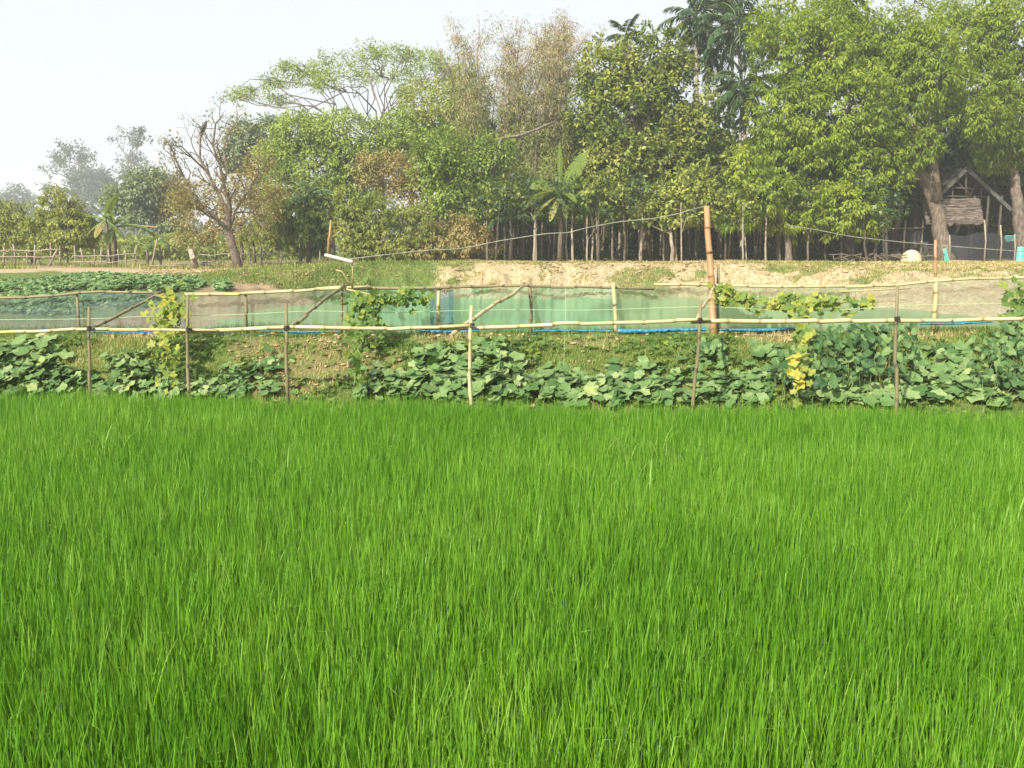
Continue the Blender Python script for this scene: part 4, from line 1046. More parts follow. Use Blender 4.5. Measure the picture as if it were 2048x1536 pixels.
# ---- bamboo clumps
def bamboo_clump(label, base_px, Y, n, top_px, spreadx, mat, culm_mat, dens, seed, low=True, name="bamboo_clump"):
    r = np.random.default_rng(seed)
    b = at(base_px, 522, Y); b[2] = gz1(b[0], b[1])
    o = thing(name, label, "bamboo", b, "bamboo clumps")
    mt = MB(); pos = []; ow = []; tt = []
    for i in range(n):
        x0 = base_px + r.normal(0, spreadx * .45); x1 = x0 + r.normal(0, spreadx * .55)
        yt = top_px + abs(r.normal(0, 85))
        Yo = Y + r.normal(0, 1.0)
        p0 = at(x0, 525, Yo); p0[2] = gz1(p0[0], p0[1]) - .1; p1 = at(x1, yt, Yo + r.normal(0, .8))
        u = np.linspace(0, 1, 14)
        P = p0 + (p1 - p0) * u[:, None]
        P[:, 0] += (p1[0] - p0[0]) * (u ** 2.2 - u) + np.sign(r.normal()) * .5 * ss(.75, 1, u) * u
        P[:, 2] -= .5 * ss(.8, 1, u)
        P += np.cumsum(r.normal(0, .03, P.shape), 0)
        mt.tube(P, np.linspace(.045, .006, 14), 5, cap=False)
        m_ = int(dens * 46)
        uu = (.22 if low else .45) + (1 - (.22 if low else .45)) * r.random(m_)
        q = np.stack([np.interp(uu, u, P[:, j]) for j in range(3)], -1)
        off = r.normal(0, 1, (m_, 3)) * np.array([.55, .5, .35]) * (1.15 - .75 * uu)[:, None]
        for a_, o_ in zip(q[::4], off[::4]):
            mt.tube(np.array([a_, a_ + o_ * .6 + [0, 0, .12], a_ + o_]), [.009, .007, .004], 3, cap=False)
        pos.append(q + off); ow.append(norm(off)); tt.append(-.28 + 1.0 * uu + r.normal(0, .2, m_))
    mt.build("culms", M[culm_mat], o)
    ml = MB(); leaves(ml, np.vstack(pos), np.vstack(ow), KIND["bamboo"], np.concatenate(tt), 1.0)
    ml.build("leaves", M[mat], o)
bamboo_clump("tall feathery dry pinkish bamboo clump against the sky", 1045, 42, 58, 2, 112, "pinkdry", "bark", 1.9, 3)
bamboo_clump("shorter greenish bamboo clump at the left foot of the pinkish one", 960, 44, 26, 150, 75, "olive", "bark", 1.6, 4)
bamboo_clump("sparse bamboo tips showing above the glossy dark tree", 1250, 46, 18, 15, 110, "pinkdry", "bark_pale", .35, 5, low=False)
bamboo_clump("shaded bamboo clump behind the banana plant", 1105, 41, 30, 240, 70, "olive", "bark_pale", 1.5, 6)

# ---- palms
def frond(ml, ms, p, az, L, elev, droop, r, nl=26, wl=.34, lw=.028, tint=.5):
    u = np.linspace(0, 1, 9)
    ang = elev - droop * u ** 1.4
    d = np.stack([np.cos(az) * np.cos(ang), np.sin(az) * np.cos(ang), np.sin(ang)], -1)
    P = p + np.concatenate([np.zeros((1, 3)), np.cumsum(d[:-1] * L / 8, 0)])
    ms.tube(P, np.linspace(.025, .006, 9), 4, cap=False)
    n = nl * 2
    uu = np.repeat(np.linspace(.12, .98, nl), 2)
    q = np.stack([np.interp(uu, u, P[:, i]) for i in range(3)], -1)
    dd = norm(np.stack([np.interp(uu, u, d[:, i]) for i in range(3)], -1))
    sd = np.array([-math.sin(az), math.cos(az), 0]) * np.tile([1, -1], nl)[:, None]
    D = norm(sd * .75 + dd * .6 + np.array([0, 0, -.45]) + r.normal(0, .12, (n, 3)))
    ll = (wl * (1 - .55 * np.abs(uu - .4) / .6))[:, None]
    S = norm(np.cross(D, np.array([0, 0, 1.0]) + r.normal(0, .25, (n, 3))))
    mid = q + D * ll * .4; tip = q + D * ll + np.array([0, 0, -.12]) * ll
    w = lw
    v = np.stack([q, mid - S * w, tip, mid + S * w], 1).reshape(-1, 3)
    ml.add(v, np.arange(n * 4).reshape(-1, 4), t=np.repeat(np.clip(tint + r.normal(0, .12, n), 0, 1), 4))

def palm(label, base_px, crown_px, Y, seed, L=1.9, nf=20, tr=.085, tint=.45, bark="bark_pale", droop=1.6):
    r = np.random.default_rng(seed)
    b = at(base_px, 522, Y); b[2] = gz1(b[0], b[1])
    o = thing("areca_palm", label, "palm", b, "slender palms above the grove")
    top = at(crown_px[0], crown_px[1], Y)
    u = np.linspace(0, 1, 16)[:, None]
    P = b - [0, 0, .2] + (top - b) * u; P[:, 0] += np.sin(u[:, 0] * 3.1) * r.normal(0, .15)
    MB().tube(P, np.linspace(tr * 1.25, tr * .8, 16), 8).build("trunk", M[bark], o)
    MB().tube(np.array([top - [0, 0, .1], top + [0, 0, .35], top + [0, 0, .75]]), [tr * .95, tr * 1.15, tr * .4], 8).build("crownshaft", M["stalk"], o)
    ml = MB(); ms = MB()
    for i in range(nf):
        az = i * 2.4 + r.normal(0, .2); e = 1.3 - 2.1 * (i / nf) + r.normal(0, .1)
        frond(ml, ms, top + [0, 0, .6 - .3 * i / nf], az, L * r.uniform(.85, 1.1), e, droop * r.uniform(.8, 1.2), r, wl=.6, lw=.042, tint=tint)
    ml.build("fronds", M["palm"], o); ms.build("frond_sprays", M["stalk"], o)
palm("slender palm with a round crown just right of the glossy dark tree", 1395, (1392, 62), 43, 1)
palm("tallest dark palm whose crown runs out of the top of the photo", 1470, (1462, 14), 45, 2, L=2.2)
palm("dark palm with hanging fronds beside the big mango's left side", 1478, (1476, 82), 41, 3, L=2.2, nf=24)
palm("shaded palm with a low crown between two taller palms", 1415, (1416, 125), 44, 4)
palm("short palm with a bright green crown low beside the big mango", 1486, (1484, 205), 38.5, 5, L=1.7, nf=24, tint=.6)
palm("half hidden palm peeping over the big mango's top", 1690, (1692, 10), 46, 6)
palm("dry topped palm standing over the glossy dark tree", 1252, (1252, 92), 43, 7, L=1.1, nf=8, tint=.15, droop=.7)
palm("hidden palm at the top edge of the photo left of the big mango", 1430, (1420, -10), 48, 8, L=2.2)

def young_palm(label, px, py, Y, seed, L=1.6, nf=9, tint=.6):
    r = np.random.default_rng(seed)
    p = at(px, py, Y); b = p.copy(); b[2] = gz1(b[0], b[1])
    o = thing("young_palm", label, "palm", b, "young palms at the grove edge")
    MB().tube(np.array([b - [0, 0, .1], (b + p) / 2 + [.05, 0, 0], p]), [.11, .09, .07], 8).build("trunk", M["bark_dark"], o)
    ml = MB(); ms = MB()
    for i in range(nf):
        frond(ml, ms, p, i * 2.4 + r.normal(0, .3), L * r.uniform(.8, 1.1), 1.2 - 1.2 * i / nf, 1.5, r, wl=.38, lw=.03, tint=tint)
    ml.build("fronds", M["palm"], o); ms.build("frond_sprays", M["stalk"], o)
young_palm("young palm with pale arching fronds above the dark round tree", 612, 395, 36.0, 1, 1.5)
young_palm("young palm arching left of the banana plant", 1020, 440, 35.4, 2, 1.3, tint=.4)
young_palm("young palm frond cluster left of the big banana leaves", 1045, 395, 36.2, 3, 1.5, tint=.5)

# ---- banana plants
def banana_leaf(ml, ms, p, az, elev, L, W, droop, r, tint, torn=.25, roll=0):
    n = 15
    u = np.linspace(0, 1, n); ang = elev - droop * u ** 1.5
    d = np.stack([np.cos(az) * np.cos(ang), np.sin(az) * np.cos(ang), np.sin(ang)], -1)
    P = p + np.concatenate([np.zeros((1, 3)), np.cumsum(d[:-1] * L / (n - 1), 0)])
    ms.tube(P, np.linspace(.03, .006, n), 5, cap=False)
    sd = np.array([-math.sin(az), math.cos(az), 0]); d0 = norm(d.mean(0)); sd = sd * math.cos(roll) + np.cross(d0, sd) * math.sin(roll)
    prof = W / 2 * np.clip(np.sin(np.clip((u - .12) / .88, 0, 1) * math.pi) ** .55, 0, 1)
    tw = r.normal(0, .3)
    for s in (1, -1):
        for i in range(1, n - 1):
            if prof[i] + prof[i + 1] < .01: continue
            dv = norm(sd * s + np.array([0, 0, .25 * s * tw]) )
            sag = -.35 * (1 + r.random() * (1 if r.random() < torn else .2))
            def e(k, x): return P[k] + dv * prof[k] * x + np.array([0, 0, sag * prof[k] * x * x * .6])
            gap = .12 if r.random() < torn else .0
            a0, b0 = P[i], P[i + 1] + (P[i] - P[i + 1]) * gap
            bshift = (P[i] - P[i + 1]) * gap
            v = [a0, e(i, .55), e(i, 1), e(i + 1, 1) + bshift, e(i + 1, .55) + bshift, P[i + 1]]
            ml.add(v, [[0, 1, 4, 5], [1, 2, 3, 4]], t=np.clip(tint + r.normal(0, .04), 0, 1))

def banana(label, px, pytop, Y, specs, seed, h_r=.10, dead=None):
    r = np.random.default_rng(seed)
    p = at(px, pytop, Y); b = p.copy(); b[2] = gz1(b[0], b[1])
    o = thing("banana_plant", label, "banana plant", b, "banana plants")
    MB().tube(np.array([b - [0, 0, .1], b * .5 + p * .5 + [.04, 0, 0], p]), [h_r * 1.3, h_r, h_r * .6], 10).build("stem", M["bark"], o)
    for (az, el, L, W, dr, ti, *rl) in specs:
        ml = MB(); ms = MB()
        banana_leaf(ml, ms, p, math.radians(az), math.radians(el), L, W, dr, r, ti, .6, math.radians(rl[0]) if rl else 0)
        lf = ml.build("leaf", M["banana"], o, smooth=False)
        rib = ms.build("midrib", M["stalk"], lf)
        rib.location = (0, 0, 0)
    return o
banana("large banana plant with one upright lit leaf before the dark grove", 1120, 388, 35.0,
       [(-25, 62, 1.9, .75, .35, .58, 70), (-165, 45, 1.4, .6, 1.7, .6, -45), (20, 20, 1.6, .6, 1.6, .3), (-60, 10, 1.3, .45, 1.4, .5), (-150, 5, 1.9, .5, 1.3, .8, 40), (-100, 84, 2.0, .2, .1, .6), (-20, -10, 1.5, .55, 1.2, .5, 50), (120, 30, 1.5, .5, 1.2, .3), (-155, -25, 1.6, .4, .7, .85), (-60, -55, 1.1, .3, .4, .7), (-125, -50, 1.3, .3, .3, .88), (-15, 15, 1.5, .5, 1.5, .45, 40), (-175, 15, 1.4, .5, 1.4, .3, -30)], 3, .09)
banana("banana clump at left with one dead orange leaf", 226, 455, 39,
       [(-170, 25, 1.6, .4, 1.2, .6), (0, 15, 1.7, .4, .9, .5), (10, 8, 1.9, .4, .35, 1.0), (-100, 80, 1.2, .4, .3, .62), (-140, 5, 1.6, .4, 1.4, .6), (-40, 40, 1.6, .4, 1.6, .4), (60, 50, 1.6, .4, 1.4, .3), (-80, -10, 1.4, .35, 1.2, .4), (170, 45, 1.5, .4, 1.2, .5)], 4, .09)
banana("leaning banana plant beside the banana clump with hanging dry leaves", 212, 440, 38.6, [(-160, 60, 1.4, .4, 1.2, .5), (170, 20, 1.5, .4, 1.4, .45), (-30, 65, 1.5, .4, .8, .6), (-90, -20, 1.4, .3, .7, .9), (-20, -30, 1.3, .35, .6, .5), (-150, -30, 1.3, .3, .6, .88), (100, 50, 1.4, .4, 1, .4), (-60, 30, 1.3, .4, 1.2, .5)], 14, .09)
banana("banana plant left of the bushy tree's crown", 62, 470, 42, [(-10, 70, 1.6, .4, 1.2, .6), (-170, 60, 1.4, .4, 1.2, .55), (-90, 20, 1.4, .4, 1.3, .5), (30, 30, 1.6, .4, 1.5, .5), (-60, -10, 1.6, .35, 1.0, .6)], 5)
banana("small banana plant with broad low leaf right of the banana clump", 292, 492, 38.5, [(0, 20, 1.0, .45, .9, .55), (180, 30, .9, .3, .9, .5), (-70, 10, .8, .35, .9, .5), (-10, 50, .9, .3, .8, .6)], 6, .05)
banana("small banana plant left of the bare tree's leaning stump", 318, 485, 40, [(30, 50, 1.0, .3, 1.0, .6), (170, 40, 1.0, .3, 1.2, .6), (-60, 20, .9, .3, 1.1, .5), (-120, 60, .9, .3, 1.0, .6)], 7, .05)
banana("banana plant hidden low among the dark tree trunks left of the young mango", 1440, 395, 40.5, [(20, 45, 1.7, .5, 1.2, .2), (-160, 50, 1.6, .5, 1.2, .2), (-80, 30, 1.6, .5, 1.4, .2)], 8)

# ---- slender grove stems
stem_mats = ["bark_pale", "bark", "bark_dark", "bark_dark", "bark"]
xs_g = np.r_[np.linspace(960, 1400, 72), np.linspace(1445, 1780, 46)] + rng.normal(0, 6, 118)
for i, x in enumerate(xs_g):
    Y = rng.uniform(34.2, 41); b = at(x, 524, Y); b[2] = gz1(b[0], b[1])
    mt_ = stem_mats[int(rng.integers(0, 4))]
    lab = {"bark_pale": "thin pale trunk standing in the dark grove behind the sandy bank", "bark": "thin brown trunk standing in the dark grove behind the sandy bank", "bark_dark": "thin blackish trunk standing in the dark grove behind the sandy bank"}[mt_]
    o = thing("slender_tree", lab, "tree", b, "slender trees of the grove, " + {"bark_pale": "pale", "bark": "brown", "bark_dark": "blackish"}[mt_])
    topy = rng.uniform(390, 425); top = at(x + rng.normal(0, 4), topy, Y + rng.normal(0, .2))
    r0 = rng.uniform(.025, .05) * (1.7 if rng.random() < .15 else 1)
    u = np.linspace(0, 1, 7)[:, None]; P = b - [0, 0, .15] + (top - b) * u; P[1:-1] += rng.normal(0, .012, (5, 3))
    mt = MB().tube(P, np.linspace(r0 * 1.2, r0 * .6, 7), 7)
    if rng.random() < .3:
        e = P[4] + [rng.normal(0, .5), rng.normal(0, .2), .9]; mt.tube(limb_path(P[3], e, .05, 5), np.linspace(r0 * .5, r0 * .25, 5), 5)
    mt.build("trunk", M[mt_], o)
    mc = MB(); n = 26
    pos = top + rng.normal(0, 1, (n, 3)) * [.45, .45, .35] + [0, 0, .25]
    leaves(mc, pos, norm(pos - top), KIND["broad"], rng.normal(.45, .2, n), .9)
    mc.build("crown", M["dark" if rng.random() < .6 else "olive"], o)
# a few stout dark trunks
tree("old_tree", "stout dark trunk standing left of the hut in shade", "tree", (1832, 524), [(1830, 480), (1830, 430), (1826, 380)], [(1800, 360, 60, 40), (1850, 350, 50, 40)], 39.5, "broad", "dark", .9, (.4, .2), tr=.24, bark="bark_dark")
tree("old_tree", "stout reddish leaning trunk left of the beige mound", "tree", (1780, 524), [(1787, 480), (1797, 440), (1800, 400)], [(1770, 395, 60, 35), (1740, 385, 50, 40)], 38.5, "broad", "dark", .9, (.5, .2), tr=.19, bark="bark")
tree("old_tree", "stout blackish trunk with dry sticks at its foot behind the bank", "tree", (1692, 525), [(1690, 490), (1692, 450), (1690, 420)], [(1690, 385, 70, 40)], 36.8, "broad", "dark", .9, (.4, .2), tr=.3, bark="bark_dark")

# undergrowth closing the grove behind, grove shade put into its dark leaf tints
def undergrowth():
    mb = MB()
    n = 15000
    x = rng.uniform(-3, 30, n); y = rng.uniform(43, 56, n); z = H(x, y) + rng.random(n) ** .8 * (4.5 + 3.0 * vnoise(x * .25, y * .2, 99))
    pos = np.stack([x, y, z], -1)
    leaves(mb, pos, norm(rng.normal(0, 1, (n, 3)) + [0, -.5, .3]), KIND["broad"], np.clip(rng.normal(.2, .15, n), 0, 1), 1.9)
    # low scrub and litter at the foot of the trees, shade in its dark tint
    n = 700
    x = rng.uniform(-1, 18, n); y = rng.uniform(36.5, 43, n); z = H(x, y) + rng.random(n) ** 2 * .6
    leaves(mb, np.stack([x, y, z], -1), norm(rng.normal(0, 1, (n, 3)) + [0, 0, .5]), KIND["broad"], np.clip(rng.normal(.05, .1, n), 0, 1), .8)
    tag(mb.build("undergrowth", M["dark"]), "leafy undergrowth closing off the grove behind the trunks, shade put into its dark colour", "undergrowth", kind="stuff")
undergrowth()

def treeline():
    mb = MB()
    n = 5200
    x = rng.uniform(-200, 60, n); y = rng.uniform(190, 260, n)
    h = 4 + 7 * vnoise(x * .06, y * .02, 111) * ss(-170, -100, x)
    z = H(x, y) + rng.random(n) * h
    leaves(mb, np.stack([x, y, z], -1), norm(rng.normal(0, 1, (n, 3)) + [0, -.5, .5]), KIND["far"], rng.normal(.4, .2, n), 5.5)
    tag(mb.build("distant_treeline", M["blue"]), "pale hazy line of far woods along the horizon", "woods", kind="stuff")
    mb = MB(); n = 2600
    px_, py_ = px_ellipses([(40, 500, 120, 16), (240, 495, 110, 20), (380, 492, 90, 22), (560, 500, 110, 20)], n)
    Yv = rng.uniform(52, 62, n)
    P = at(px_, py_, Yv); P = P[P[:, 2] > H(P[:, 0], P[:, 1])]
    leaves(mb, P, norm(rng.normal(0, 1, P.shape) + [0, -.4, .5]), KIND["far"], rng.normal(.45, .2, len(P)), 1.0)
    tag(mb.build("hedge_undergrowth", M["olive"]), "low tangled scrub beyond the fallow field at left", "scrub", kind="stuff")
treeline()

# ---- fences and sticks in the field at left
def stick_fence(label, pts, rails, Y, hts, seed, mat="bark_pale", r=.03):
    rr = np.random.default_rng(seed)
    b = at(pts[0][0], pts[0][1], Y); b[2] = gz1(b[0], b[1])
    o = thing("stick_fence", label, "fence", b, "rough stick fences in the field")
    for (x, top) in pts:
        p = at(x, 525, Y + rr.normal(0, .1)); g0 = gz1(p[0], p[1])
        t_ = at(x + rr.normal(0, 3), top, Y)
        MB().tube(np.array([[p[0], p[1], g0 - .15], [(p[0] + t_[0]) / 2 + .02, p[1], (g0 + t_[2]) / 2], t_]), [r, r * .9, r * .7], 6).build("post", M[mat], o)
    for (a, bb) in rails:
        A, B = at(a[0], a[1], Y - .05), at(bb[0], bb[1], Y - .05)
        MB().tube(A + (B - A) * np.linspace(0, 1, 8)[:, None] + rng.normal(0, .02, (8, 3)), r * .6, 5).build("rail", M[mat], o)
stick_fence("rough stick fence at the far left behind the sandy path", [(5, 495), (30, 488), (52, 500), (68, 490), (100, 485), (118, 492)], [((-20, 503), (120, 500)), ((-20, 515), (118, 512))], 38, None, 1, r=.04)
stick_fence("low stick fence under the bushy tree and banana clump", [(150, 492), (168, 496), (185, 498), (200, 495), (218, 500), (236, 498), (252, 500), (270, 496)], [((145, 512), (275, 510)), ((145, 524), (275, 522))], 37.5, None, 2, r=.035)
stick_fence("long thin rail fence right of the bare tree", [(385, 492), (500, 503), (562, 498), (640, 488), (655, 500)], [((300, 531), (480, 532)), ((480, 531), (655, 521)), ((400, 510), (560, 507))], 36, None, 3, r=.03)
pole("leaning_stick", "leaning pale stick before the small banana plant", "stick", at(304, 530, 36.2), at(314, 478, 36.4), .04, .03, "bark_pale", seed=5, node=9)
pole("leaning_stick", "leaning pale stick crossing the left bushy tree's foot", "stick", at(98, 532, 36), at(114, 500, 36), .045, .035, "bark_pale", seed=6, node=9)
pole("tree_stump", "leaning grey stump left of the bare tree", "stump", at(392, 536, 35), at(380, 498, 35), .13, .09, "bark_pale", seed=7, node=9)
def brush_heap(label, px, py, Y, n, w, seed, cat="brushwood"):
    rr = np.random.default_rng(seed); c = at(px, py, Y); c[2] = gz1(c[0], c[1])
    m_ = MB()
    for i in range(n):
        a = c + np.array([rr.normal(0, w), rr.normal(0, w * .5), .04 + .25 * rr.random()]); d = norm(rr.normal(0, 1, 3) * [1, .6, .2]); L = rr.uniform(.4, 1.0)
        m_.tube(np.linspace(a - d * L / 2, a + d * L / 2, 4) + rr.normal(0, .015, (4, 3)), rr.uniform(.010, .026), 5)
    tag(m_.build("brushwood_heap", M["bark"], origin=c), label, cat, "heaps of cut brushwood")
brush_heap("heap of dry brushwood at the foot of the bare tree's stump", 410, 532, 35.5, 14, .5, 1)
brush_heap("heap of sticks on the ground left of the beige mound", 1755, 522, 34.5, 22, .7, 2)
brush_heap("pile of split wood behind the beige mound", 1812, 505, 36.0, 22, .5, 3)
brush_heap("few dry orange sticks against the stout blackish trunk", 1682, 522, 34.0, 6, .18, 4)

# ------------------------------------------------------------------ hut
def hut():
    Y = 38.0; k = mpp(Y)
    gx_, gy_ = at(1945, 520, Y)[:2]; g0 = gz1(gx_, gy_)
    o = thing("thatched_hut", "old open gabled hut with thatched awning under the right trees", "hut", (gx_, gy_, g0))
    A = at(1932, 340, Y); R_ = at(2018, 420, Y); L_ = at(1850, 420, Y)
    dep = 4.5
    def slab(a, b, th, y0, y1, name, mat):
        d = norm(b - a); nrm = np.array([-d[2], 0, d[0]]); nrm = nrm if nrm[2] > 0 else -nrm
        m_ = MB(); n = 12
        for (yy0, yy1) in [(y0, y1)]:
            us = np.linspace(0, 1, n)
            v = []
            for u in us:
                for yy in np.linspace(yy0, yy1, 8):
                    j = (vnoise(u * 9, yy * 3, 7) - .5) * .06
                    pnt = a + (b - a) * u; v.append([pnt[0] + nrm[0] * (th + j), yy, pnt[2] + nrm[2] * (th + j)])
            for u in us:
                for yy in np.linspace(yy0, yy1, 8):
                    pnt = a + (b - a) * u; v.append([pnt[0], yy, pnt[2]])
            q = []
            N = n * 8
            for i in range(n - 1):
                for j in range(7):
                    a0 = i * 8 + j; q.append([a0, a0 + 1, a0 + 9, a0 + 8]); q.append([N + a0, N + a0 + 8, N + a0 + 9, N + a0 + 1])
            for i in range(n - 1):
                q.append([i * 8, i * 8 + 8, N + i * 8 + 8, N + i * 8]); q.append([i * 8 + 7, N + i * 8 + 7, N + i * 8 + 15, i * 8 + 15])
            for j in range(7):
                q.append([j, N + j, N + j + 1, j + 1]); e = (n - 1) * 8; q.append([e + j, e + j + 1, N + e + j + 1, N + e + j])
            m_.add(v, q)
        return m_.build(name, M[mat], o)
    slab(A, R_, .16, Y, Y + dep, "roof", "thatch_shade"); slab(A + [0, 0, -.0], L_, .16, Y, Y + dep, "roof", "thatch_shade")
    def bar(p, q, r, name="rafter", mat="plank", k_=6):
        MB().tube(np.array([p, (np.asarray(p) + q) / 2, q]), r, k_).build(name, M[mat], o)
    # barge boards on the gable edge
    for e_ in (R_, L_):
        m_ = MB(); d = norm(e_ - A); nr = np.array([-d[2], 0, d[0]]); nr = nr if nr[2] > 0 else -nr
        s0, s1 = A - d * .05, e_ + d * .08; w = .13
        v = []
        for p in (s0, s1):
            for yy in (Y - .10, Y - .03):
                for h in (-.5, .55): v.append([p[0] + nr[0] * h * w, yy, p[2] + nr[2] * h * w + .04])
        m_.add(v, [[0, 1, 5, 4], [2, 6, 7, 3], [0, 4, 6, 2], [1, 3, 7, 5], [0, 2, 3, 1], [4, 5, 7, 6]]).build("barge_board", M["plank"], o, smooth=False)
    W0, W1 = at(1872, 0, Y)[0], at(1990, 0, Y)[0]
    zt = at(1900, 398, Y)[2]; zb = at(1900, 448, Y)[2]; ze = at(1900, 420, Y)[2]
    # gable lattice
    for (a, b) in [((1895, 375), (1968, 378)), ((1880, 392), (1985, 394)), ((1932, 345), (1932, 400)), ((1912, 362), (1950, 398)), ((1955, 365), (1935, 398)), ((1905, 372), (1905, 400)), ((1962, 376), (1962, 400))]:
        bar(at(a[0], a[1], Y + .15), at(b[0], b[1], Y + .15), .035, "gable_stick", "bark_dark")
    # ragged awning of thatch, sloping forward
    n = 40; rows = 9; v = []
    for j in range(rows):
        f = j / (rows - 1)
        for i in range(n):
            u = i / (n - 1)
            edge_ = (fbm(np.array([u * 14.]), np.array([3.]), 17)[0] - .5) * .34 * f
            x = W0 + (W1 - W0) * u + (.05 * f); y = Y - .02 - .42 * f; z = zt + (zb - zt) * f - edge_ + (.035 if j % 2 else 0) + .05 * vnoise(u * 20, j, 3)
            v.append([x, y - (.04 if j % 2 else 0), z])
    v = np.array(v); V = np.vstack([v, v + [0, .06, -.05]]); N = n * rows
    q = []
    for j in range(rows - 1):
        for i in range(n - 1):
            a = j * n + i; q.append([a, a + n, a + n + 1, a + 1]); q.append([N + a, N + a + 1, N + a + n + 1, N + a + n])
    for i in range(n - 1): a = (rows - 1) * n + i; q.append([a, N + a, N + a + 1, a + 1]); q.append([i, i + 1, N + i + 1, N + i])
    for j in range(rows - 1): a = j * n; q.append([a, N + a, N + a + n, a + n]); a += n - 1; q.append([a, a + n, N + a + n, N + a])
    MB().add(V, q).build("awning", M["thatch"], o, smooth=False)
    # walls: a plinth wall front, sides, back
    m_ = MB()
    m_.box(((W0 + W1) / 2, Y + 2.6, (g0 + zt) / 2), (W1 - W0, .08, zt - g0))
    m_.box((W0 + .04, Y + 1.6, (g0 + zt) / 2), (.08, 2.0, zt - g0 - .02)); m_.box((W1 - .04, Y + 1.6, (g0 + zt) / 2), (.08, 2.0, zt - g0 - .02))
    m_.box(((W0 + W1) / 2, Y + .62, g0 + .42), (W1 - W0 - .2, .06, .8))
    m_.build("wall", M["hutwall"], o, smooth=False)
    for x in (1874, 1940, 1968, 1994):
        p = at(x, 525, Y); p[2] = g0 - .2; t_ = np.array([p[0], Y + .05, zt + .15]); bar(np.array([p[0], Y + .05, g0 - .2]), t_, .05, "post", "bark_dark")
hut()

def fence_net():
    Y = 36.6
    A = at(1897, 520, Y); B = at(2030, 520, Y)
    b = A.copy(); b[2] = gz1(b[0], b[1])
    o = thing("net_fence", "grey netting fence strung in front of the hut", "fence", b)
    n = 30; v = []
    for f in (0, .5, 1):
        for i in range(n):
            u = i / (n - 1); x = A[0] + (B[0] - A[0]) * u
            z0 = gz1(x, Y) - .02; zt = at(1950, 468 + 4 * math.sin(u * 9), Y)[2]
            v.append([x, Y + .04 * math.sin(u * 25 + f), z0 + (zt - z0) * f])
    ii = np.arange(3 * n).reshape(3, n)
    MB().add(v, np.stack([ii[:-1, :-1], ii[:-1, 1:], ii[1:, 1:], ii[1:, :-1]], -1).reshape(-1, 4)).build("netting", M["net_grey"], o)
    for x, top in ((1898, 470), (1968, 440), (2000, 450), (2028, 468)):
        p = at(x, 525, Y - .06); g1 = gz1(p[0], p[1]); t_ = at(x + 1, top, Y - .06)
        MB().tube(np.array([[p[0], p[1], g1 - .1], (p * [1, 1, 0] + [0, 0, (g1 + t_[2]) / 2]), t_]), [.035, .03, .028], 6).build("post", M["bark_pale"], o)
fence_net()

def gate_panel():
    Y = 38.6; b = at(1828, 520, Y); b[2] = gz1(b[0], b[1])
    o = thing("stick_fence", "grey upright stick fence panel left of the hut", "fence", b, "rough stick fences in the field")
    x0, x1 = at(1803, 0, Y)[0], at(1876, 0, Y)[0]; zt = at(1800, 452, Y)[2]
    m_ = MB()
    for i, x in enumerate(np.linspace(x0, x1, 24)):
        m_.tube(np.array([[x, Y, b[2] - .1], [x + rng.normal(0, .01), Y, b[2] + .7], [x + rng.normal(0, .02), Y, zt - .15 + rng.normal(0, .04)]]), .022, 5)
    m_.build("stick_panel", M["plank"], o)
    for x in (x0 - .02, (x0 + x1) / 2, x1): MB().tube(np.array([[x, Y - .06, b[2] - .1], [x, Y - .06, zt + .25]]), .04, 6).build("post", M["bark_pale"], o)
    MB().tube(np.array([[x0 - .1, Y - .12, zt - .12], [x1 + .1, Y - .12, zt - .08]]), .03, 6).build("rail", M["bark_pale"], o)
gate_panel()

def mound():
    Y = 34.0; c = at(1822, 524, Y); c[2] = gz1(c[0], c[1]) - .05
    k = mpp(Y); m_ = MB(); n, r_ = 28, 9
    v = []; q = []
    for j in range(r_):
        ph = j / (r_ - 1) * math.pi / 2
        for i in range(n):
            a = i / n * 2 * math.pi; s = 1 + .04 * math.sin(3 * a + 1) + .02 * rng.normal()
            v.append([c[0] + 20 * k * s * math.cos(ph) * math.cos(a), c[1] + 18 * k * s * math.cos(ph) * math.sin(a), c[2] + 27 * k * math.sin(ph) ** .8])
    for j in range(r_ - 1):
        for i in range(n): q.append([j * n + i, j * n + (i + 1) % n, (j + 1) * n + (i + 1) % n, (j + 1) * n + i])
    m_.add(v, q)
    tag(m_.build("clay_mound", M["clay"], origin=c), "smooth beige clay dome on the bank before the split wood", "mound")
mound()

def cloth(label, pts, Y, th, seed, name="plastic_sheet"):
    """A hung crumpled sheet: four pixel corners, given real folds and thickness."""
    rr = np.random.default_rng(seed); n = 12
    c = [at(a, b, Y) for a, b in pts]
    v = []
    for s in (0, 1):
        for j in range(n):
            for i in range(n):
                u, w = i / (n - 1), j / (n - 1)
                p = (c[0] * (1 - u) + c[1] * u) * (1 - w) + (c[3] * (1 - u) + c[2] * u) * w
                f = .06 * math.sin(u * 11 + seed) * (.4 + w) + .03 * (vnoise(u * 6, w * 6, seed) - .5)
                v.append(p + [0, f + s * th, .03 * (vnoise(u * 5, w * 4 + 9, seed) - .5)])
    q = []; N = n * n
    for j in range(n - 1):
        for i in range(n - 1):
            a = j * n + i; q.append([a, a + n, a + n + 1, a + 1]); q.append([N + a, N + a + 1, N + a + n + 1, N + a + n])
    for i in range(n - 1):
        q.append([i, i + 1, N + i + 1, N + i]); a = (n - 1) * n + i; q.append([a, N + a, N + a + 1, a + 1])
        a = i * n; q.append([a, N + a, N + a + n, a + n]); a += n - 1; q.append([a, a + n, N + a + n, N + a])
    tag(MB().add(v, q).build(name, M["teal_sheet"], origin=c[3]), label, "plastic sheet", "turquoise sheets near the hut")
cloth("narrow turquoise strip leaning beside the big mango's trunk foot", [(1886, 497), (1892, 497), (1899, 526), (1892, 527)], 35.5, .02, 1)
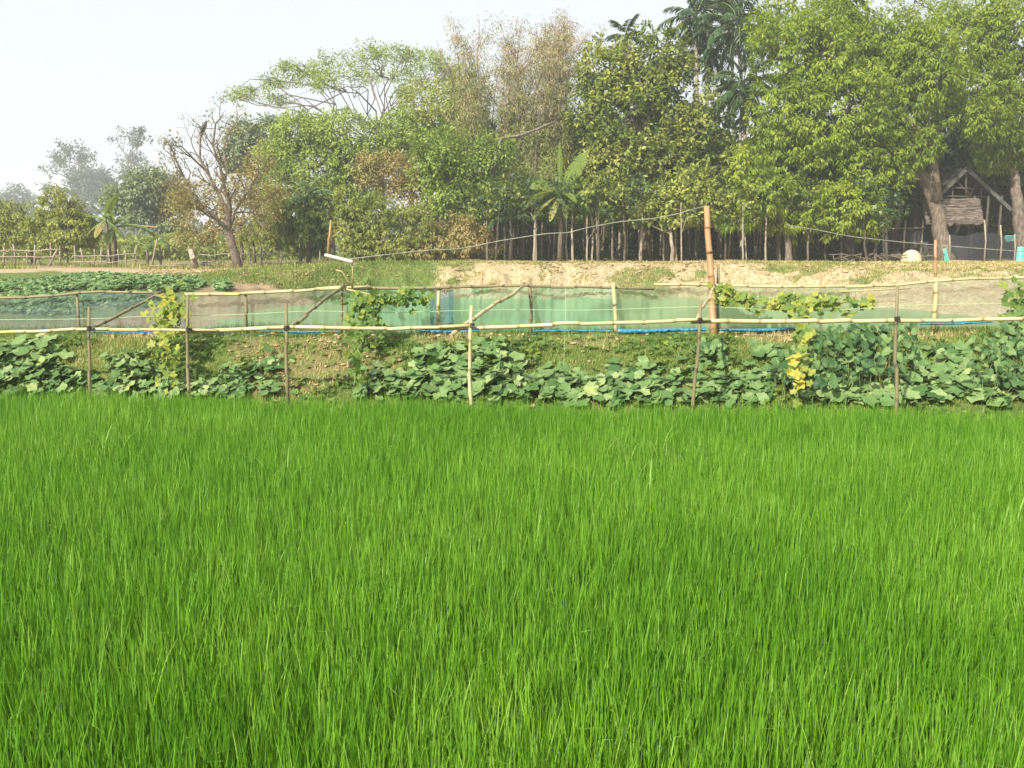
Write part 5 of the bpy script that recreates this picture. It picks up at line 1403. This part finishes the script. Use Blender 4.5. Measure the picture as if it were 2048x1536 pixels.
cloth("turquoise cloth wrapped at the foot of the right edge mango tree", [(2036, 494), (2062, 493), (2066, 528), (2033, 527)], 36.6, .02, 2)
cloth("small turquoise cloth hanging right of the hut's posts", [(2008, 472), (2036, 470), (2034, 482), (2012, 484)], 37.3, .02, 3)

# ------------------------------------------------------------------ air, sky and light
hz = MB(); lo = np.array([-440., -40., -1.4]); hi = np.array([440., 440., 22.])
hz.box((lo + hi) / 2, hi - lo)
m, nt, out = newmat("haze")
pv = nt.nodes.new("ShaderNodeVolumePrincipled")
pv.inputs["Color"].default_value = (.93, .96, 1.0, 1)
pv.inputs["Density"].default_value = .0012
pv.inputs["Anisotropy"].default_value = 0
nt.links.new(pv.outputs[0], out.inputs["Volume"])
h = hz.build("haze", m, smooth=False); tag(h, "pale morning haze in the air", kind="stuff")

S = Vector((-.45, -.70, .64)).normalized()
el = math.asin(S.z); az = math.atan2(S.x, S.y)
w = bpy.data.worlds.new("World"); SC.world = w; w.use_nodes = True
nt = w.node_tree; bg = nt.nodes["Background"]
sky = nt.nodes.new("ShaderNodeTexSky"); sky.sky_type = "NISHITA"; sky.sun_disc = False
sky.sun_elevation = el; sky.sun_rotation = az
sky.air_density = 1.0; sky.dust_density = 7.0; sky.ozone_density = 1.0
mx = nt.nodes.new("ShaderNodeMix"); mx.data_type = "RGBA"; mx.inputs[0].default_value = .86
nt.links.new(sky.outputs[0], mx.inputs[6]); mx.inputs[7].default_value = (4.15, 4.38, 4.52, 1)
nt.links.new(mx.outputs[2], bg.inputs[0]); bg.inputs[1].default_value = .118

sd = bpy.data.lights.new("sun", "SUN"); sd.energy = 4.5; sd.angle = math.radians(.6); sd.color = (1.0, .93, .80)
so = bpy.data.objects.new("sun", sd); C.objects.link(so); so.rotation_euler = S.to_track_quat("Z", "Y").to_euler(); so.location = (-30, -40, 60)

SC.view_settings.view_transform = "Standard"; SC.view_settings.look = "None"
SC.view_settings.exposure = 1.0; SC.view_settings.gamma = 1
SC.cycles.use_denoising = True
SC.cycles.max_bounces = 8; SC.cycles.diffuse_bounces = 3; SC.cycles.glossy_bounces = 2; SC.cycles.transmission_bounces = 4
SC.cycles.transparent_max_bounces = 12; SC.cycles.volume_bounces = 1
